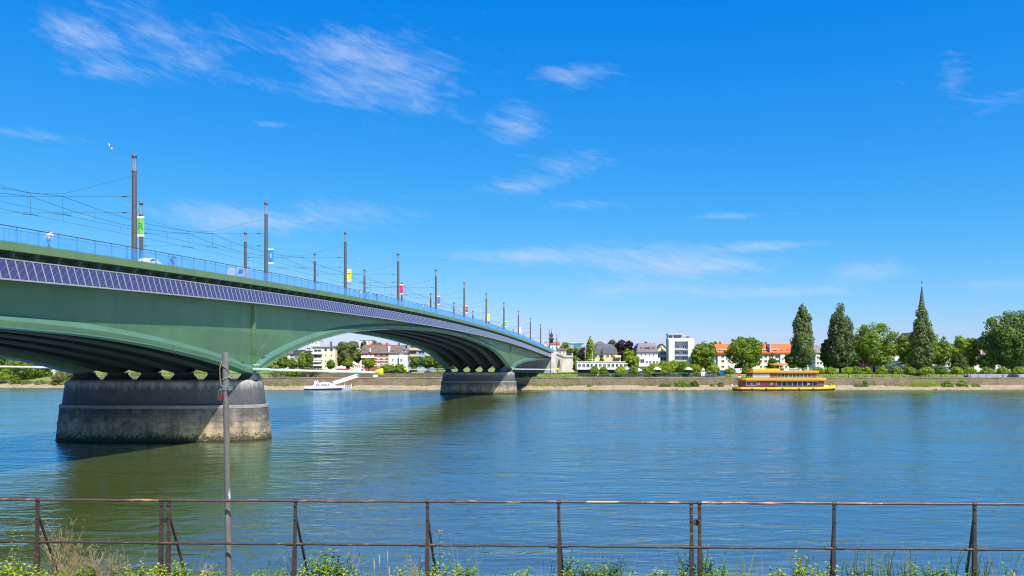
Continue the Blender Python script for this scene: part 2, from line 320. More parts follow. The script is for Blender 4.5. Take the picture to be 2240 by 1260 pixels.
# ------------------------------------------------------------------ mesh building
class MB:
    """collects shapes, links them as one mesh object"""
    def __init__(s): s.v = []; s.f = []; s.mi = []; s.mats = []; s.cur = 0; s.smooth = set()
    def mat(s, name):
        if name not in s.mats: s.mats.append(name)
        s.cur = s.mats.index(name); return s
    def add(s, vs, fs, smooth=False):
        o = len(s.v); s.v += [tuple(v) for v in vs]
        for f in fs:
            if smooth: s.smooth.add(len(s.f))
            s.f.append(tuple(i+o for i in f)); s.mi.append(s.cur)
        return s
    def box(s, x0, y0, z0, x1, y1, z1):
        vs = [(x, y, z) for z in (z0, z1) for y in (y0, y1) for x in (x0, x1)]
        return s.add(vs, [(0, 2, 3, 1), (4, 5, 7, 6), (0, 1, 5, 4), (2, 6, 7, 3), (0, 4, 6, 2), (1, 3, 7, 5)])
    def bar(s, p, q, w, d=None, up=(0, 0, 1)):
        """square bar from p to q"""
        d = d or w; p, q = Vector(p), Vector(q); t = (q-p).normalized(); u = Vector(up)
        if abs(t.dot(u)) > .95: u = Vector((0, 1, 0))
        a = t.cross(u).normalized()*w/2; b = t.cross(a).normalized()*d/2
        vs = [e+i*a+j*b for e in (p, q) for (i, j) in ((-1, -1), (1, -1), (1, 1), (-1, 1))]
        return s.add(vs, [(3, 2, 1, 0), (4, 5, 6, 7), (0, 1, 5, 4), (1, 2, 6, 5), (2, 3, 7, 6), (3, 0, 4, 7)])
    def tube(s, pts, rad, n=8, cap=True, smooth=True):
        pts = [Vector(p) for p in pts]; rad = rad if isinstance(rad, (list, tuple)) else [rad]*len(pts)
        vs = []; fs = []
        for i, p in enumerate(pts):
            t = (pts[min(i+1, len(pts)-1)]-pts[max(i-1, 0)]).normalized()
            u = Vector((0, 0, 1)) if abs(t.z) < .9 else Vector((0, 1, 0))
            a = t.cross(u).normalized(); b = t.cross(a).normalized()
            for k in range(n):
                th = 2*math.pi*k/n; vs.append(p+rad[i]*(math.cos(th)*a+math.sin(th)*b))
        for i in range(len(pts)-1):
            for k in range(n): fs.append((i*n+k, i*n+(k+1) % n, (i+1)*n+(k+1) % n, (i+1)*n+k))
        s.add(vs, fs, smooth)
        if cap: s.add(vs[:n], [tuple(range(n))[::-1]]); s.add(vs[-n:], [tuple(range(n))])
        return s
    def lathe(s, prof, n=16, c=(0, 0, 0), smooth=True):
        vs = [(c[0]+r*math.cos(2*math.pi*k/n), c[1]+r*math.sin(2*math.pi*k/n), c[2]+z) for r, z in prof for k in range(n)]
        fs = [(i*n+k, i*n+(k+1) % n, (i+1)*n+(k+1) % n, (i+1)*n+k) for i in range(len(prof)-1) for k in range(n)]
        s.add(vs, fs, smooth)
        if prof[0][0] > 0: s.add(vs[:n], [tuple(range(n))[::-1]])
        if prof[-1][0] > 0: s.add(vs[-n:], [tuple(range(n))])
        return s
    def loft(s, secs, closed=True, cap=True, smooth=False):
        n = len(secs[0]); vs = [p for q in secs for p in q]; fs = []
        for i in range(len(secs)-1):
            for k in range(n if closed else n-1): fs.append((i*n+k, i*n+(k+1) % n, (i+1)*n+(k+1) % n, (i+1)*n+k))
        s.add(vs, fs, smooth)
        if cap and closed: s.add(secs[0], [tuple(range(n))[::-1]]); s.add(secs[-1], [tuple(range(n))])
        return s
    def prism(s, poly, axis, a, b):
        """poly of 2-D points extruded along axis from a to b"""
        def P(u, v, w): return {'x': (w, u, v), 'y': (u, w, v), 'z': (u, v, w)}[axis]
        return s.loft([[P(u, v, a) for u, v in poly], [P(u, v, b) for u, v in poly]])
    def mesh(s, name):
        me = bpy.data.meshes.new(name); me.from_pydata(s.v, [], s.f)
        for m in s.mats: me.materials.append(M[m])
        if s.f:
            me.polygons.foreach_set('material_index', s.mi)
            if s.smooth: me.polygons.foreach_set('use_smooth', [i in s.smooth for i in range(len(s.f))])
        bm = bmesh.new(); bm.from_mesh(me); bmesh.ops.recalc_face_normals(bm, faces=bm.faces); bm.to_mesh(me); bm.free()
        me.update(); return me
    def build(s, name, parent=None, loc=(0, 0, 0), rz=0, **tags): return link(name, s.mesh(name), parent, loc, rz, **tags)

def link(name, me, parent=None, loc=(0, 0, 0), rz=0, scale=None, label=None, cat=None, group=None, kind=None):
    o = bpy.data.objects.new(name, me); COL.objects.link(o); o.parent = parent; o.location = loc; o.rotation_euler = (0, 0, rz)
    if scale: o.scale = scale
    if label: o['label'] = label
    if cat: o['category'] = cat
    if group: o['group'] = group
    if kind: o['kind'] = kind
    return o
def thing(name, label, cat, loc=(0, 0, 0), rz=0, group=None): return link(name, None, None, loc, rz, None, label, cat, group)
def copy_tree(o, parent=None):
    c = o.copy(); COL.objects.link(c); c.parent = parent
    for ch in [q for q in bpy.data.objects if q.parent == o]: copy_tree(ch, c)
    return c
KIDS = {}
def clone(o, loc, rz, label, group=None, scale=None):
    """copy of a thing with its parts and sub-parts; child lists are cached"""
    def kids(p):
        if p.name not in KIDS: KIDS[p.name] = list(p.children)
        return KIDS[p.name]
    c = o.copy(); COL.objects.link(c); c.location = loc; c.rotation_euler = (0, 0, rz); c['label'] = label
    if scale: c.scale = scale
    if group: c['group'] = group
    for k in kids(o):
        d = k.copy(); COL.objects.link(d); d.parent = c
        for g in kids(k):
            e = g.copy(); COL.objects.link(e); e.parent = d
    return c

# ------------------------------------------------------------------ river, banks, terrain
def interp(tab, v):
    if v <= tab[0][0]: return tab[0][1]
    for (a, b), (c, d) in zip(tab, tab[1:]):
        if v <= c: return b+(d-b)*(v-a)/(c-a)
    return tab[-1][1]
def smooth_interp(tab, v):
    """monotone cubic through the table"""
    xs = [p[0] for p in tab]; ys = [p[1] for p in tab]
    if v <= xs[0]: return ys[0]
    if v >= xs[-1]: return ys[-1]
    n = len(xs); d = [(ys[i+1]-ys[i])/(xs[i+1]-xs[i]) for i in range(n-1)]
    m = [d[0]]+[0 if d[i-1]*d[i] <= 0 else 2*d[i-1]*d[i]/(d[i-1]+d[i]) for i in range(1, n-1)]+[d[-1]]
    for i in range(n-1):
        if v <= xs[i+1]:
            h = xs[i+1]-xs[i]; t = (v-xs[i])/h
            return (2*t**3-3*t*t+1)*ys[i]+(t**3-2*t*t+t)*h*m[i]+(-2*t**3+3*t*t)*ys[i+1]+(t**3-t*t)*h*m[i+1]

MB().mat('river_water').add([(-4000, 9.9, 0), (4000, 9.9, 0), (4000, 470, 0), (-4000, 470, 0)], [(0, 1, 2, 3)]).build('river', kind='structure')

# shoreline of the far bank: distance of water's edge for a given x
def shore(x): return interp([(-4000, 430), (-330, 415), (-215, 396), (-150, 368), (-95, 362), (60, 361.5), (150, 363), (240, 366), (4000, 380)], x)
def bank_z(d):   # height over distance inland from the water's edge
    return interp([(-6, -1.2), (0, 0), (1.5, .55), (11, 1.8), (12, 1.85)], d)
rng = random.Random(4)
def build_banks():
    xs = [-4000, -2000, -900, -500]+[-420+i*4 for i in range(206)]+[500, 900, 2000, 4000]
    m = MB().mat('sand'); secs = []
    r = random.Random(7)
    for x in xs:
        w = r.uniform(-.8, .8); secs.append([(x, shore(x)+d+(w if d < 5 else 0), bank_z(d)+(r.uniform(-.12, .12) if 0 < d < 11 else 0)) for d in (-6, 0, 1.5, 3, 5, 7, 9, 11, 12)])
    m.loft(secs, closed=False, cap=False, smooth=True); m.build('beach', kind='structure')
    # quay wall with coping, slightly leaning back, on both sides of the landing
    segs = [(-4000, -214, 'old stone quay wall half buried in scrub left of the near pier', 3.0), (-214, 19.6, 'brown stone quay wall behind the moored white and navy boat', 5.25),
            (19.6, 300, 'long brown stone quay wall behind the yellow ship', 5.3), (300, 4000, 'brown stone quay wall running on past the right end of the trees', 5.3)]
    for x0, x1, lab, top in segs:
        n = max(2, int((x1-x0)/6)) if x1-x0 < 1000 else 60
        m = MB().mat('quay_stone'); secs = []
        for i in range(n+1):
            x = x0+(x1-x0)*i/n; y = shore(x)+11+r.uniform(-.12, .12)
            secs.append([(x, y, 1.2), (x, y+.55, top-.3), (x, y+1.7, top-.3), (x, y+1.7, 1.2)])
        w = thing('quay_wall', lab, 'wall', (0, 0, 0)); m.loft(secs).build('masonry', w)
        m = MB().mat('ledge_stone'); secs = []
        for i in range(n+1):
            x = x0+(x1-x0)*i/n; y = shore(x)+11.45
            secs.append([(x, y, top-.3), (x, y, top), (x, y+1.25, top), (x, y+1.25, top-.3)])
        m.loft(secs).build('coping', w)
    # far ground: promenade, slope, town level, out to the horizon
    prof = [(12.6, 5.22), (24, 5.35), (29, 6.7), (45, 7.2), (90, 7.6), (400, 8.5), (6000, 9.0)]
    prof_l = [(12.6, 2.9), (17, 3.4), (30, 6.3), (45, 7.0), (90, 7.6), (400, 8.5), (6000, 9.0)]
    m = MB().mat('lawn'); secs = []
    for x in [-6000, -2500, -900, -500, -400, -340, -280, -240, -216, -206, -190, -150, -100, -50, 0, 50, 100, 150, 200, 250, 300, 400, 600, 900, 2500, 6000]:
        secs.append([(x, shore(x)+d, z) for d, z in (prof_l if x < -210 else prof)])
    m.loft(secs, closed=False, cap=False, smooth=True).build('far_bank_ground', kind='structure')
    # promenade paving and street
    m = MB().mat('path_paving'); secs = [[(x, shore(x)+12.7, 5.235), (x, shore(x)+21.5, 5.327)] for x in range(-205, 321, 5)]
    m.loft(secs, closed=False, cap=False).build('promenade_path', kind='structure')
    m = MB().mat('asphalt'); secs = [[(x, shore(x)+32, 6.81), (x, shore(x)+41, 7.09)] for x in range(-205, 321, 5)]
    m.loft(secs, closed=False, cap=False).build('riverside_street', kind='structure')
    m = MB().mat('asphalt'); secs = [[(x, shore(x)+21.52, 5.331), (x, shore(x)+24, 5.354), (x, shore(x)+29, 6.705), (x, shore(x)+31.9, 6.80)] for x in range(33, 101, 4)]  # dark sheet: asphalt, plus shade of the clipped trees put into its colour
    m.loft(secs, closed=False, cap=False).build('terrace', kind='structure')
    # near bank the camera stands on
    m = MB().mat('lawn')
    secs = [[(x, -80, 8.25), (x, 3, 8.2), (x, 7.0, 7.35), (x, 9.85, 7.22)] for x in (-3000, -300, -60, -20, 0, 20, 60, 300, 3000)]
    m.loft(secs, closed=False, cap=False).build('near_bank_ground', kind='structure')
    w = thing('near_quay_wall', 'stone quay wall dropping to the water below the rusty railing', 'wall')
    MB().mat('quay_stone').box(-3000, 9.86, -2, 3000, 10.4, 7.2).build('masonry', w)
    # wooded hills on the skyline
    m = MB().mat('wood_hill'); r2 = random.Random(3); secs = []
    for i in range(161):
        x = -9000+18000*i/160; h = 150+40*math.sin(i*.21+1)+28*math.sin(i*.57)+r2.uniform(-5, 5)
        h *= interp([(-9000, .4), (-2500, .55), (500, .62), (2500, 1.1), (3400, 1.5), (4000, 1.45), (9000, 1.0)], x)
        secs.append([(x, 5200, 0), (x, 5800, h*.7), (x, 6500, h), (x, 7600, 0)])
    m.loft(secs, closed=False, cap=False, smooth=True).build('wooded_hills', kind='structure')
build_banks()

# loose stones along the far water's edge
def pebble_field():
    r = random.Random(12); m = MB().mat('rubble')
    for i in range(1500):
        x = r.uniform(-205, 245); d = abs(r.gauss(0, 1.3)) if r.random() < .7 else r.uniform(0, 9); s = r.uniform(.12, .42)
        y = shore(x)+d; z = bank_z(d)+.02
        a = r.uniform(0, 6.28); ca, sa = math.cos(a), math.sin(a)
        base = [(-s, -s*.6, 0), (s, -s*.7, 0), (s*.9, s*.7, 0), (-s*.8, s*.6, 0), (-s*.5, -s*.3, s*.75), (s*.5, -s*.4, s*.65), (s*.4, s*.4, s*.7), (-s*.4, s*.3, s*.8)]
        m.add([(x+ca*p-sa*q, y+sa*p+ca*q, z-.05+w) for p, q, w in base], [(4, 5, 6, 7), (0, 1, 5, 4), (1, 2, 6, 5), (2, 3, 7, 6), (3, 0, 4, 7)])
    m.build('shore_stones', label='pale loose stones scattered along the far water line', cat='stones', kind='stuff')
pebble_field()
def bank_scrub():
    rs = np.random.RandomState(5); n = 26000
    x = rs.uniform(-330, 260, n); f = np.sin(x*.11)+np.sin(x*.043+1)+np.sin(x*.31+2)*.6+np.sin(x*1.3)*.3
    band = rs.choice(4, n, p=[.30, .16, .30, .24]); d = np.where(band == 0, rs.normal(10.2, .7, n), np.where(band == 1, rs.uniform(4, 10, n), np.where(band == 2, rs.uniform(22, 31, n), rs.normal(12.3, .35, n))))
    ok = np.where(band == 0, f > .1, np.where(band == 1, f > 1.2, np.where(band == 2, f > -1.6, f > .6))); x, d, band = x[ok], d[ok], band[ok]
    sh = np.array([shore(v) for v in x]); z = np.array([bank_z(v) for v in np.minimum(d, 11)]); top = np.interp(d, [12.6, 24, 29, 45], [5.22, 5.35, 6.7, 7.2]); z = np.where(band >= 2, top, z); z = np.where((x < -212) & (band >= 2), 3.2+(d-12.6)*.17, z)
    z = z+np.abs(rs.normal(0, .22, len(x)))+.05
    P = np.stack([x, sh+d, z], 1); Nn = rs.normal(size=P.shape)+np.array([0, -.4, .8])
    for mt, sel in (('leaf_olive', rs.rand(len(x)) < .5),):
        link('bank_scrub', leaves('bank_scrub', P[sel], Nn[sel], rs.uniform(.18, .42, sel.sum()), [mt], rs), None, label='grey-green scrub growing in patches along the far quay', cat='scrub', kind='stuff')
        link('bank_grass', leaves('bank_grass', P[~sel], Nn[~sel], rs.uniform(.16, .36, (~sel).sum()), ['leaf_mid'], rs), None, label='bright grass tufts in patches along the far quay', cat='grass', kind='stuff')

# ------------------------------------------------------------------ the bridge
SK = .1833                                     # the bridge runs away to the right; cross-sections lie along x
def bx(a, Y): return -a+SK*Y
def deck(Y):
    d = abs(Y-205)
    return 22.85-(1.35e-4*d*d if d < 140 else 1.35e-4*140*140+(d-140)*.0378)
P1, P2 = 113.0, 304.5
def soffit(Y):
    return smooth_interp([(10, 14.0), (40, 13.75), (70, 13.2), (78, 13.0), (87.6, 12.4), (99.8, 11.05), (106, 10.1), (P1, 8.95), (114.6, 9.6), (120, 11.3), (129.5, 13.5), (136.6, 14.75), (146, 16.0), (160, 17.1),
                          (175, 17.95), (190, 18.45), (207, 18.75), (225, 18.55), (240, 18.05), (255, 17.2), (270, 16.1), (281, 14.6), (290, 12.8), (297, 11.1), (302.6, 9.6), (P2, 8.95), (310, 9.9), (318, 11.0), (336, 12.3), (368, 13.2), (405, 14.0)], Y)
def ys(a, b, n): return [a+(b-a)*i/n for i in range(n+1)]
BR = thing('road_bridge', 'green steel girder bridge with arched spans and a strip of solar panels', 'bridge', (bx(68, P1), P1, 0))
BO = Vector(BR.location)
def L(x, y, z): return (x-BO.x, y-BO.y, z-BO.z)
def bridge_loft(name, mat, prof, y0=14, y1=405, n=196, closed=False, smooth=False, parent=None):
    extra = [P1-.01, P2-.01]
    Y = sorted(set(ys(y0, y1, n)+[e for e in (P1, P2) if y0 < e < y1]))
    m = MB().mat(mat); m.loft([[L(bx(a, y), y, z) for a, z in prof(y)] for y in Y], closed=closed, cap=closed, smooth=smooth)
    return m.build(name, parent or BR)
def build_bridge():
    W0, W1 = 56.35, 79.65
    for nm, a, sg in (('girder_web', W0, 1), ('girder_web', W1, -1)):
        bridge_loft(nm, 'green_paint', lambda y: [(a+sg*.25, deck(y)-.9), (a, deck(y)-.9), (a, soffit(y)+1.25)])
        bridge_loft('lower_ledge', 'green_pale', lambda y: [(a, soffit(y)+1.25), (a-sg*.42, soffit(y)+.66)])
        bridge_loft('lower_chord', 'green_paint', lambda y: [(a-sg*.42, soffit(y)+.66), (a-sg*.42, soffit(y)+.13), (a+sg*.8, soffit(y)+.13), (a+sg*.8, soffit(y)+1.3), (a+sg*.25, soffit(y)+1.3), (a+sg*.25, deck(y)-.9)])
        bridge_loft('bottom_flange', 'green_pale', lambda y: [(a-sg*.72, soffit(y)), (a-sg*.72, soffit(y)+.125), (a+sg*.9, soffit(y)+.125), (a+sg*.9, soffit(y))], closed=True)
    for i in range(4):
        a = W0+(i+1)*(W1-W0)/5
        bridge_loft('inner_girder', 'green_shaded', lambda y: [(a-.9, soffit(y)+.15), (a-.9, soffit(y)+.3), (a-.2, soffit(y)+.3), (a-.2, deck(y)-.9), (a+.2, deck(y)-.9), (a+.2, soffit(y)+.3), (a+.9, soffit(y)+.3), (a+.9, soffit(y)+.15)], closed=True)
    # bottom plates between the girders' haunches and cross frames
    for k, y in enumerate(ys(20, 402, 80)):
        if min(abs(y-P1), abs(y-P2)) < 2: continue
        m = MB().mat('green_shaded'); zt = deck(y)-1.0; zb = max(soffit(y)+.5, deck(y)-3.2)
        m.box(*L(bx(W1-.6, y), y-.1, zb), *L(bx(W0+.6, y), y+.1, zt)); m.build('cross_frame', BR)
    # deck slab, roadway, kerbed footways, edge beams
    bridge_loft('deck_slab', 'green_shaded', lambda y: [(55.0, deck(y)-.55), (55.0, deck(y)-.12), (81.0, deck(y)-.12), (81.0, deck(y)-.55), (80, deck(y)-.9), (56, deck(y)-.9)], 14, 446, 108, closed=True)
    bridge_loft('roadway', 'asphalt', lambda y: [(59.8, deck(y)-.112), (76.2, deck(y)-.112)], 14, 446, 108)
    for a0, a1 in ((55.05, 59.6), (76.4, 80.95)):
        bridge_loft('footway', 'deck_concrete', lambda y: [(a0, deck(y)-.118), (a0, deck(y)+.0), (a1, deck(y)+.0), (a1, deck(y)-.118)], 14, 446, 108, closed=True)
    for a, sg in ((54.98, 1), (81.02, -1)):
        bridge_loft('edge_beam', 'green_fascia', lambda y: [(a, deck(y)+.03), (a-sg*.16, deck(y)+.03), (a-sg*.16, deck(y)-.68), (a-sg*.02, deck(y)-.72), (a, deck(y)-.60)], 14, 412, 200, closed=True)
    # brackets under the overhang
    m = MB().mat('bracket_paint'); m.prism([(-.02, -.64), (1.20, -.64), (1.20, -2.1), (1.0, -2.1), (.30, -1.22), (-.02, -.80)], 'y', -.07, .07)
    m.v = [(-x, y, z) for x, y, z in m.v]
    m.box(-.36, -.16, -1.5, -.28, .16, -.72)
    me = m.mesh('bracket'); y = 16.0
    while y < 404:
        link('bracket', me, BR, L(bx(55.1, y), y, deck(y))); y += 2.7
    # solar panels: shared mesh, tilted outwards at the foot
    A0, A1, ZT, ZB = 55.18, 54.74, -1.42, -3.12
    wd = .50
    def panel_mesh():
        m = MB(); sh = SK
        def P(u, t, n): return (-(A0+(A1-A0)*t)+68+sh*u+n*.93, u, ZT+(ZB-ZT)*t+n*.36)
        def quad(u0, u1, t0, t1, n0, n1):
            vs = [P(u, t, n) for n in (n0, n1) for t in (t0, t1) for u in (u0, u1)]
            m.add(vs, [(0, 2, 3, 1), (4, 5, 7, 6), (0, 1, 5, 4), (2, 6, 7, 3), (0, 4, 6, 2), (1, 3, 7, 5)])
        m.mat('solar_cell'); quad(-wd+.05, wd-.05, .03, .97, -.03, .0)
        m.mat('panel_frame')
        quad(-wd+.006, -wd+.046, 0, 1, -.05, .03); quad(wd-.046, wd-.006, 0, 1, -.05, .03); quad(-wd+.046, wd-.046, 0, .03, -.05, .03); quad(-wd+.046, wd-.046, .97, 1, -.05, .03)
        return m
    pm = panel_mesh(); me = pm.mesh('solar_panel'); far = MB()
    strip = link('solar_panel_strip', None, BR)
    y = 40.5; n = 0; 
    while y < 411:
        sl = (deck(y+.5)-deck(y-.5)); loc = L(bx(68, y), y, deck(y))
        if 62 < y and n < 300:
            o = link('solar_panel', me, strip, loc); o.rotation_euler = (math.atan(sl), 0, 0); n += 1
        else:
            off = len(far.v); far.mats = pm.mats
            far.v += [(loc[0]+p[0], loc[1]+p[1], loc[2]+p[2]+p[1]*sl) for p in pm.v]; far.f += [tuple(i+off for i in f) for f in pm.f]; far.mi += pm.mi
        y += 1.0
    far.build('distant_solar_panels', strip, kind='stuff')
    for a, z in ((55.18, -1.40), (54.72, -3.15)):
        bridge_loft('panel_rail', 'panel_frame', lambda y: [(a-.05, deck(y)+z-.05), (a-.05, deck(y)+z+.05), (a+.07, deck(y)+z+.05), (a+.07, deck(y)+z-.05)], 40, 411, 180, closed=True, parent=strip)
    # stiffeners and gussets over the piers
    for py in (P1, P2):
        m = MB().mat('green_paint'); z0, z1 = 9.3, deck(py)-3.0
        m.box(*L(bx(W0, py)-.02, py-.28, z0), *L(bx(W0, py)+.40, py+.28, z1)); m.build('stiffener', BR)
        for dy in (-3.3, 2.4):
            z = soffit(py+dy)+1.2
            m = MB().mat('green_paint'); m.prism([(0, z), (.9, z), (.9, z+1.8), (0, z+2.6)] if dy < 0 else [(0, z), (.9, z), (.9, z+2.2), (0, z+1.4)], 'x', 0, .16)
            m.v = [L(bx(W0, py+dy+q)+p, py+dy+q, w) for p, q, w in m.v]; m.build('gusset', BR)
        # bearings
        for i in range(6):
            a = W0+.3+i*(W1-W0-.6)/5; x = bx(a, py)
            m = MB().mat('bearing_steel')
            secs = [[L(x+sx*w/2, py+sy*d/2, z) for sx, sy in ((-1, -1), (1, -1), (1, 1), (-1, 1))] for w, d, z in ((2.7, 3.2, 8.18), (2.5, 3.0, 8.3), (1.75, 2.2, 8.92), (1.9, 2.4, 9.15))]
            m.loft(secs).build('bearing', BR)
    # long horizontal plate seams on the near web
    for y0, y1, f in ((52, 111, .42), (115, 150, .40), (286, 303, .4)):
        m = MB().mat('green_paint'); Y = ys(y0, y1, 30)
        m.loft([[L(bx(W0, y)+dx, y, (deck(y)-3.1)*(1-f)+soffit(y)*f+dz) for dx, dz in ((-.01, -.03), (.018, -.03), (.018, .03), (-.01, .03))] for y in Y]).build('plate_seam', BR)
    # railing
    def railing(x_shift):
        rl = link('railing', None, BR, (x_shift, 0, 0)); A = 55.08
        bridge_loft('handrail', 'rail_dark', lambda y: [(A-.05, deck(y)+1.36), (A-.05, deck(y)+1.43), (A+.05, deck(y)+1.43), (A+.05, deck(y)+1.36)], 14, 446, 140, closed=True, parent=rl)
        for z in (1.16, .11):
            bridge_loft('rail_bar', 'rail_blue', lambda y: [(A-.025, deck(y)+z-.025), (A-.025, deck(y)+z+.025), (A+.025, deck(y)+z+.025), (A+.025, deck(y)+z-.025)], 14, 446, 140, closed=True, parent=rl)
        m = MB().mat('rail_blue').box(-.05, -.035, -.1, .05, .035, 1.365); me = m.mesh('post'); y = 15.0
        while y < 446: link('post', me, rl, L(bx(A, y), y, deck(y))); y += 2.4
        m = MB().mat('rail_blue'); y = 40.0
        while y < 446:
            x = bx(A, y); z = deck(y); m.box(*L(x-.012, y-.012, z+.12), *L(x+.012, y+.012, z+1.16)); y += .13
        m.build('balusters', rl, kind='stuff')
    railing(0); railing(-25.84)
build_bridge()

# river piers: plinth of coursed blocks round a core, plain upper block
def oval(hx, hy, t, e=2.8):
    c, s = math.cos(t), math.sin(t)
    return (hx*math.copysign(abs(c)**(2/e), c), hy*math.copysign(abs(s)**(2/e), s))
def pier(loc, label):
    p = thing('bridge_pier', label, 'pier', loc, group='river piers of the bridge'); r = random.Random(5)
    N = 96
    # arc-length table on the reference oval
    HX, HY_ = 14.3, 5.4
    pts = [oval(HX, HY_, 2*math.pi*i/720) for i in range(721)]; acc = [0]
    for a, b in zip(pts, pts[1:]): acc.append(acc[-1]+math.hypot(b[0]-a[0], b[1]-a[1]))
    def at(s):
        s %= acc[-1]; lo = next(i for i in range(720) if acc[i+1] >= s); f = (s-acc[lo])/(acc[lo+1]-acc[lo]+1e-9); return 2*math.pi*(lo+f)/720
    def half(z): f = (z+1.5)/6.36; return HX+.16-.62*f, HY_+.10-.45*f
    def ring(z, off=0): hx, hy = half(z); return [(*oval(hx+off, hy+off, 2*math.pi*i/N), z) for i in range(N)]
    MB().mat('joint_dark').loft([ring(-1.5, -.045), ring(4.5, -.045)], smooth=True).build('plinth_core', p)
    zs = [-1.5, .15, .98, 1.84, 2.66, 3.50, 4.42]
    m0 = None
    for ci in range(len(zs)-1):
        z0, z1 = zs[ci]+.008, zs[ci+1]-.008; s = r.uniform(0, 2); end = s+acc[-1]
        while s < end-.6:
            w = r.uniform(1.25, 2.2)
            if end-s-w < .9: w = end-s
            o = r.uniform(-.012, .03); k = 3
            vs = []; fs = []
            for j in range(k+1):
                t = at(s+.009+(w-.018)*j/k)
                for z, off in ((z0, o-.02), (z0+.05, o), (z1-.05, o), (z1, o-.02)):
                    hx, hy = half(z); vs.append((*oval(hx+off, hy+off, t), z))
                for z in (z1, z0):
                    hx, hy = half(z); vs.append((*oval(hx-.3, hy-.3, t), z))
            for j in range(k):
                for q in range(6): fs.append((j*6+q, j*6+(q+1) % 6, (j+1)*6+(q+1) % 6, (j+1)*6+q))
            fs += [tuple(range(6))[::-1], tuple(range(k*6, k*6+6))]
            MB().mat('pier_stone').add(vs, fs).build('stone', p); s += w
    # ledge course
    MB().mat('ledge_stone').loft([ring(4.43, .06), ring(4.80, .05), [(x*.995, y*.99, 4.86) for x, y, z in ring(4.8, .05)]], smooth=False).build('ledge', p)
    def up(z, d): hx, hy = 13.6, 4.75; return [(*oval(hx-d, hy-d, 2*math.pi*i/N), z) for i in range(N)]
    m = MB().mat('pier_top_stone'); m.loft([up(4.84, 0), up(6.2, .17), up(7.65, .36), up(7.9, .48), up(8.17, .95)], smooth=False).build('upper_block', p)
    return p
PX1 = -47.6
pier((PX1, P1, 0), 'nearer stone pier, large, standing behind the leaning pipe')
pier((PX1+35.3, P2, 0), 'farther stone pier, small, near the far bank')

# abutment on the far bank: front wall, arched side wall, tower block
def abutment():
    y0 = 405.2; a0, a1 = 53.3, 82.5
    t = thing('bridge_abutment', 'stone bridge abutment with an arched opening and corner tower', 'abutment', (bx(68, y0), y0, 4.5)); o = Vector(t.location)
    def l(x, y, z): return (x-o.x, y-o.y, z-o.z)
    m = MB().mat('abut_stone'); m.box(*l(bx(a1, y0), y0, 4.6), *l(bx(a0, y0)-1.7, y0+3, 16.5)); m.build('front_wall', t)
    # corner pier
    m = MB().mat('pale_stone'); secs = []
    for z, e in ((4.6, .55), (14.0, .1), (16.9, 0)):
        secs.append([l(bx(a0, y0)-1.7, y0-.25-e, z), l(bx(a0, y0)+e, y0-.25-e, z), l(bx(a0, y0)+e, y0+3.2, z), l(bx(a0, y0)-1.7, y0+3.2, z)])
    m.loft(secs).build('corner_pier', t)
    # arched side wall
    y1, y2, y3, y4 = y0+3.2, y0+9.5, y0+24.5, y0+34
    zt = lambda y: deck(y)-1.1
    m = MB().mat('pale_stone')
    pts_arch = [(y2+(y3-y2)*(1-math.cos(math.pi*i/16))/2, 5.0+9.2*math.sin(math.pi*i/16)**.75) for i in range(17)]
    def strip(yy, zb):
        return [l(bx(a0, yy), yy, zb), l(bx(a0, yy), yy, zt(yy)), l(bx(a0+1.4, yy), yy, zt(yy)), l(bx(a0+1.4, yy), yy, zb)]
    m.loft([strip(y1, 4.6), strip(y2, 4.6)]); m.loft([strip(yy, zb) for yy, zb in pts_arch]); m.loft([strip(y3, 4.6), strip(y4, 4.6)])
    m.build('side_wall', t)
    m = MB().mat('abut_stone'); m.box(*l(bx(82, y2), y1+.1, 4.6), *l(bx(66, y3), y4, 15.2)); m.build('inner_wall', t)
    m = MB().mat('pale_stone'); m.loft([[l(bx(a0-.35, y), y, deck(y)-1.1), l(bx(a0-.35, y), y, deck(y)+.25), l(bx(55.0, y), y, deck(y)+.25), l(bx(55.0, y), y, deck(y)-1.1)] for y in ys(412.5, y4, 8)]).build('parapet', t)
    # tower block with batter
    xt = bx(a0, y4); m = MB().mat('pale_stone'); secs = []
    zt4 = deck(y4)-.2
    for z, e in ((4.6, 1.25), (11, .55), (zt4-1.2, .05)):
        secs.append([l(xt-.6, y4-.3-e*.6, z), l(xt+5.0+e, y4-.3-e*.6, z), l(xt+5.0+e, y4+11, z), l(xt-.6, y4+11, z)])
    m.loft(secs).build('tower', t)
    m = MB().mat('pale_stone'); m.box(*l(xt-.9, y4-.75, zt4-1.19), *l(xt+5.35, y4+11.3, zt4-.1)); m.box(*l(xt+4.6, y4-.75, zt4-.1), *l(xt+5.3, y4+.1, zt4+1.1)); m.box(*l(xt-.9, y4-.7, zt4-.1), *l(xt-.6, y4+11.3, zt4+.4)); m.build('tower_parapet', t)
    m = MB().mat('rail_blue')
    for i in range(9): m.box(*l(xt-.3+i*.55, y4-.55, zt4-.1), *l(xt-.24+i*.55, y4-.5, zt4+.95))
    m.box(*l(xt-.35, y4-.56, zt4+.95), *l(xt+4.58, y4-.49, zt4+1.05)); m.build('tower_railing', t)
    # ramp behind the abutment
    m = MB().mat('abut_stone')
    m.loft([[(bx(55.4, 446)-o.x+(y-446)*SK, y-o.y, 5-o.z), (bx(55.4, 446)-o.x+(y-446)*SK, y-o.y, z-o.z), (bx(81, 446)-o.x+(y-446)*SK, y-o.y, z-o.z), (bx(81, 446)-o.x+(y-446)*SK, y-o.y, 5-o.z)] for y, z in ((446.05, deck(446)-.13), (500, 14.0), (620, 9.2))]).build('ramp', t)
abutment()

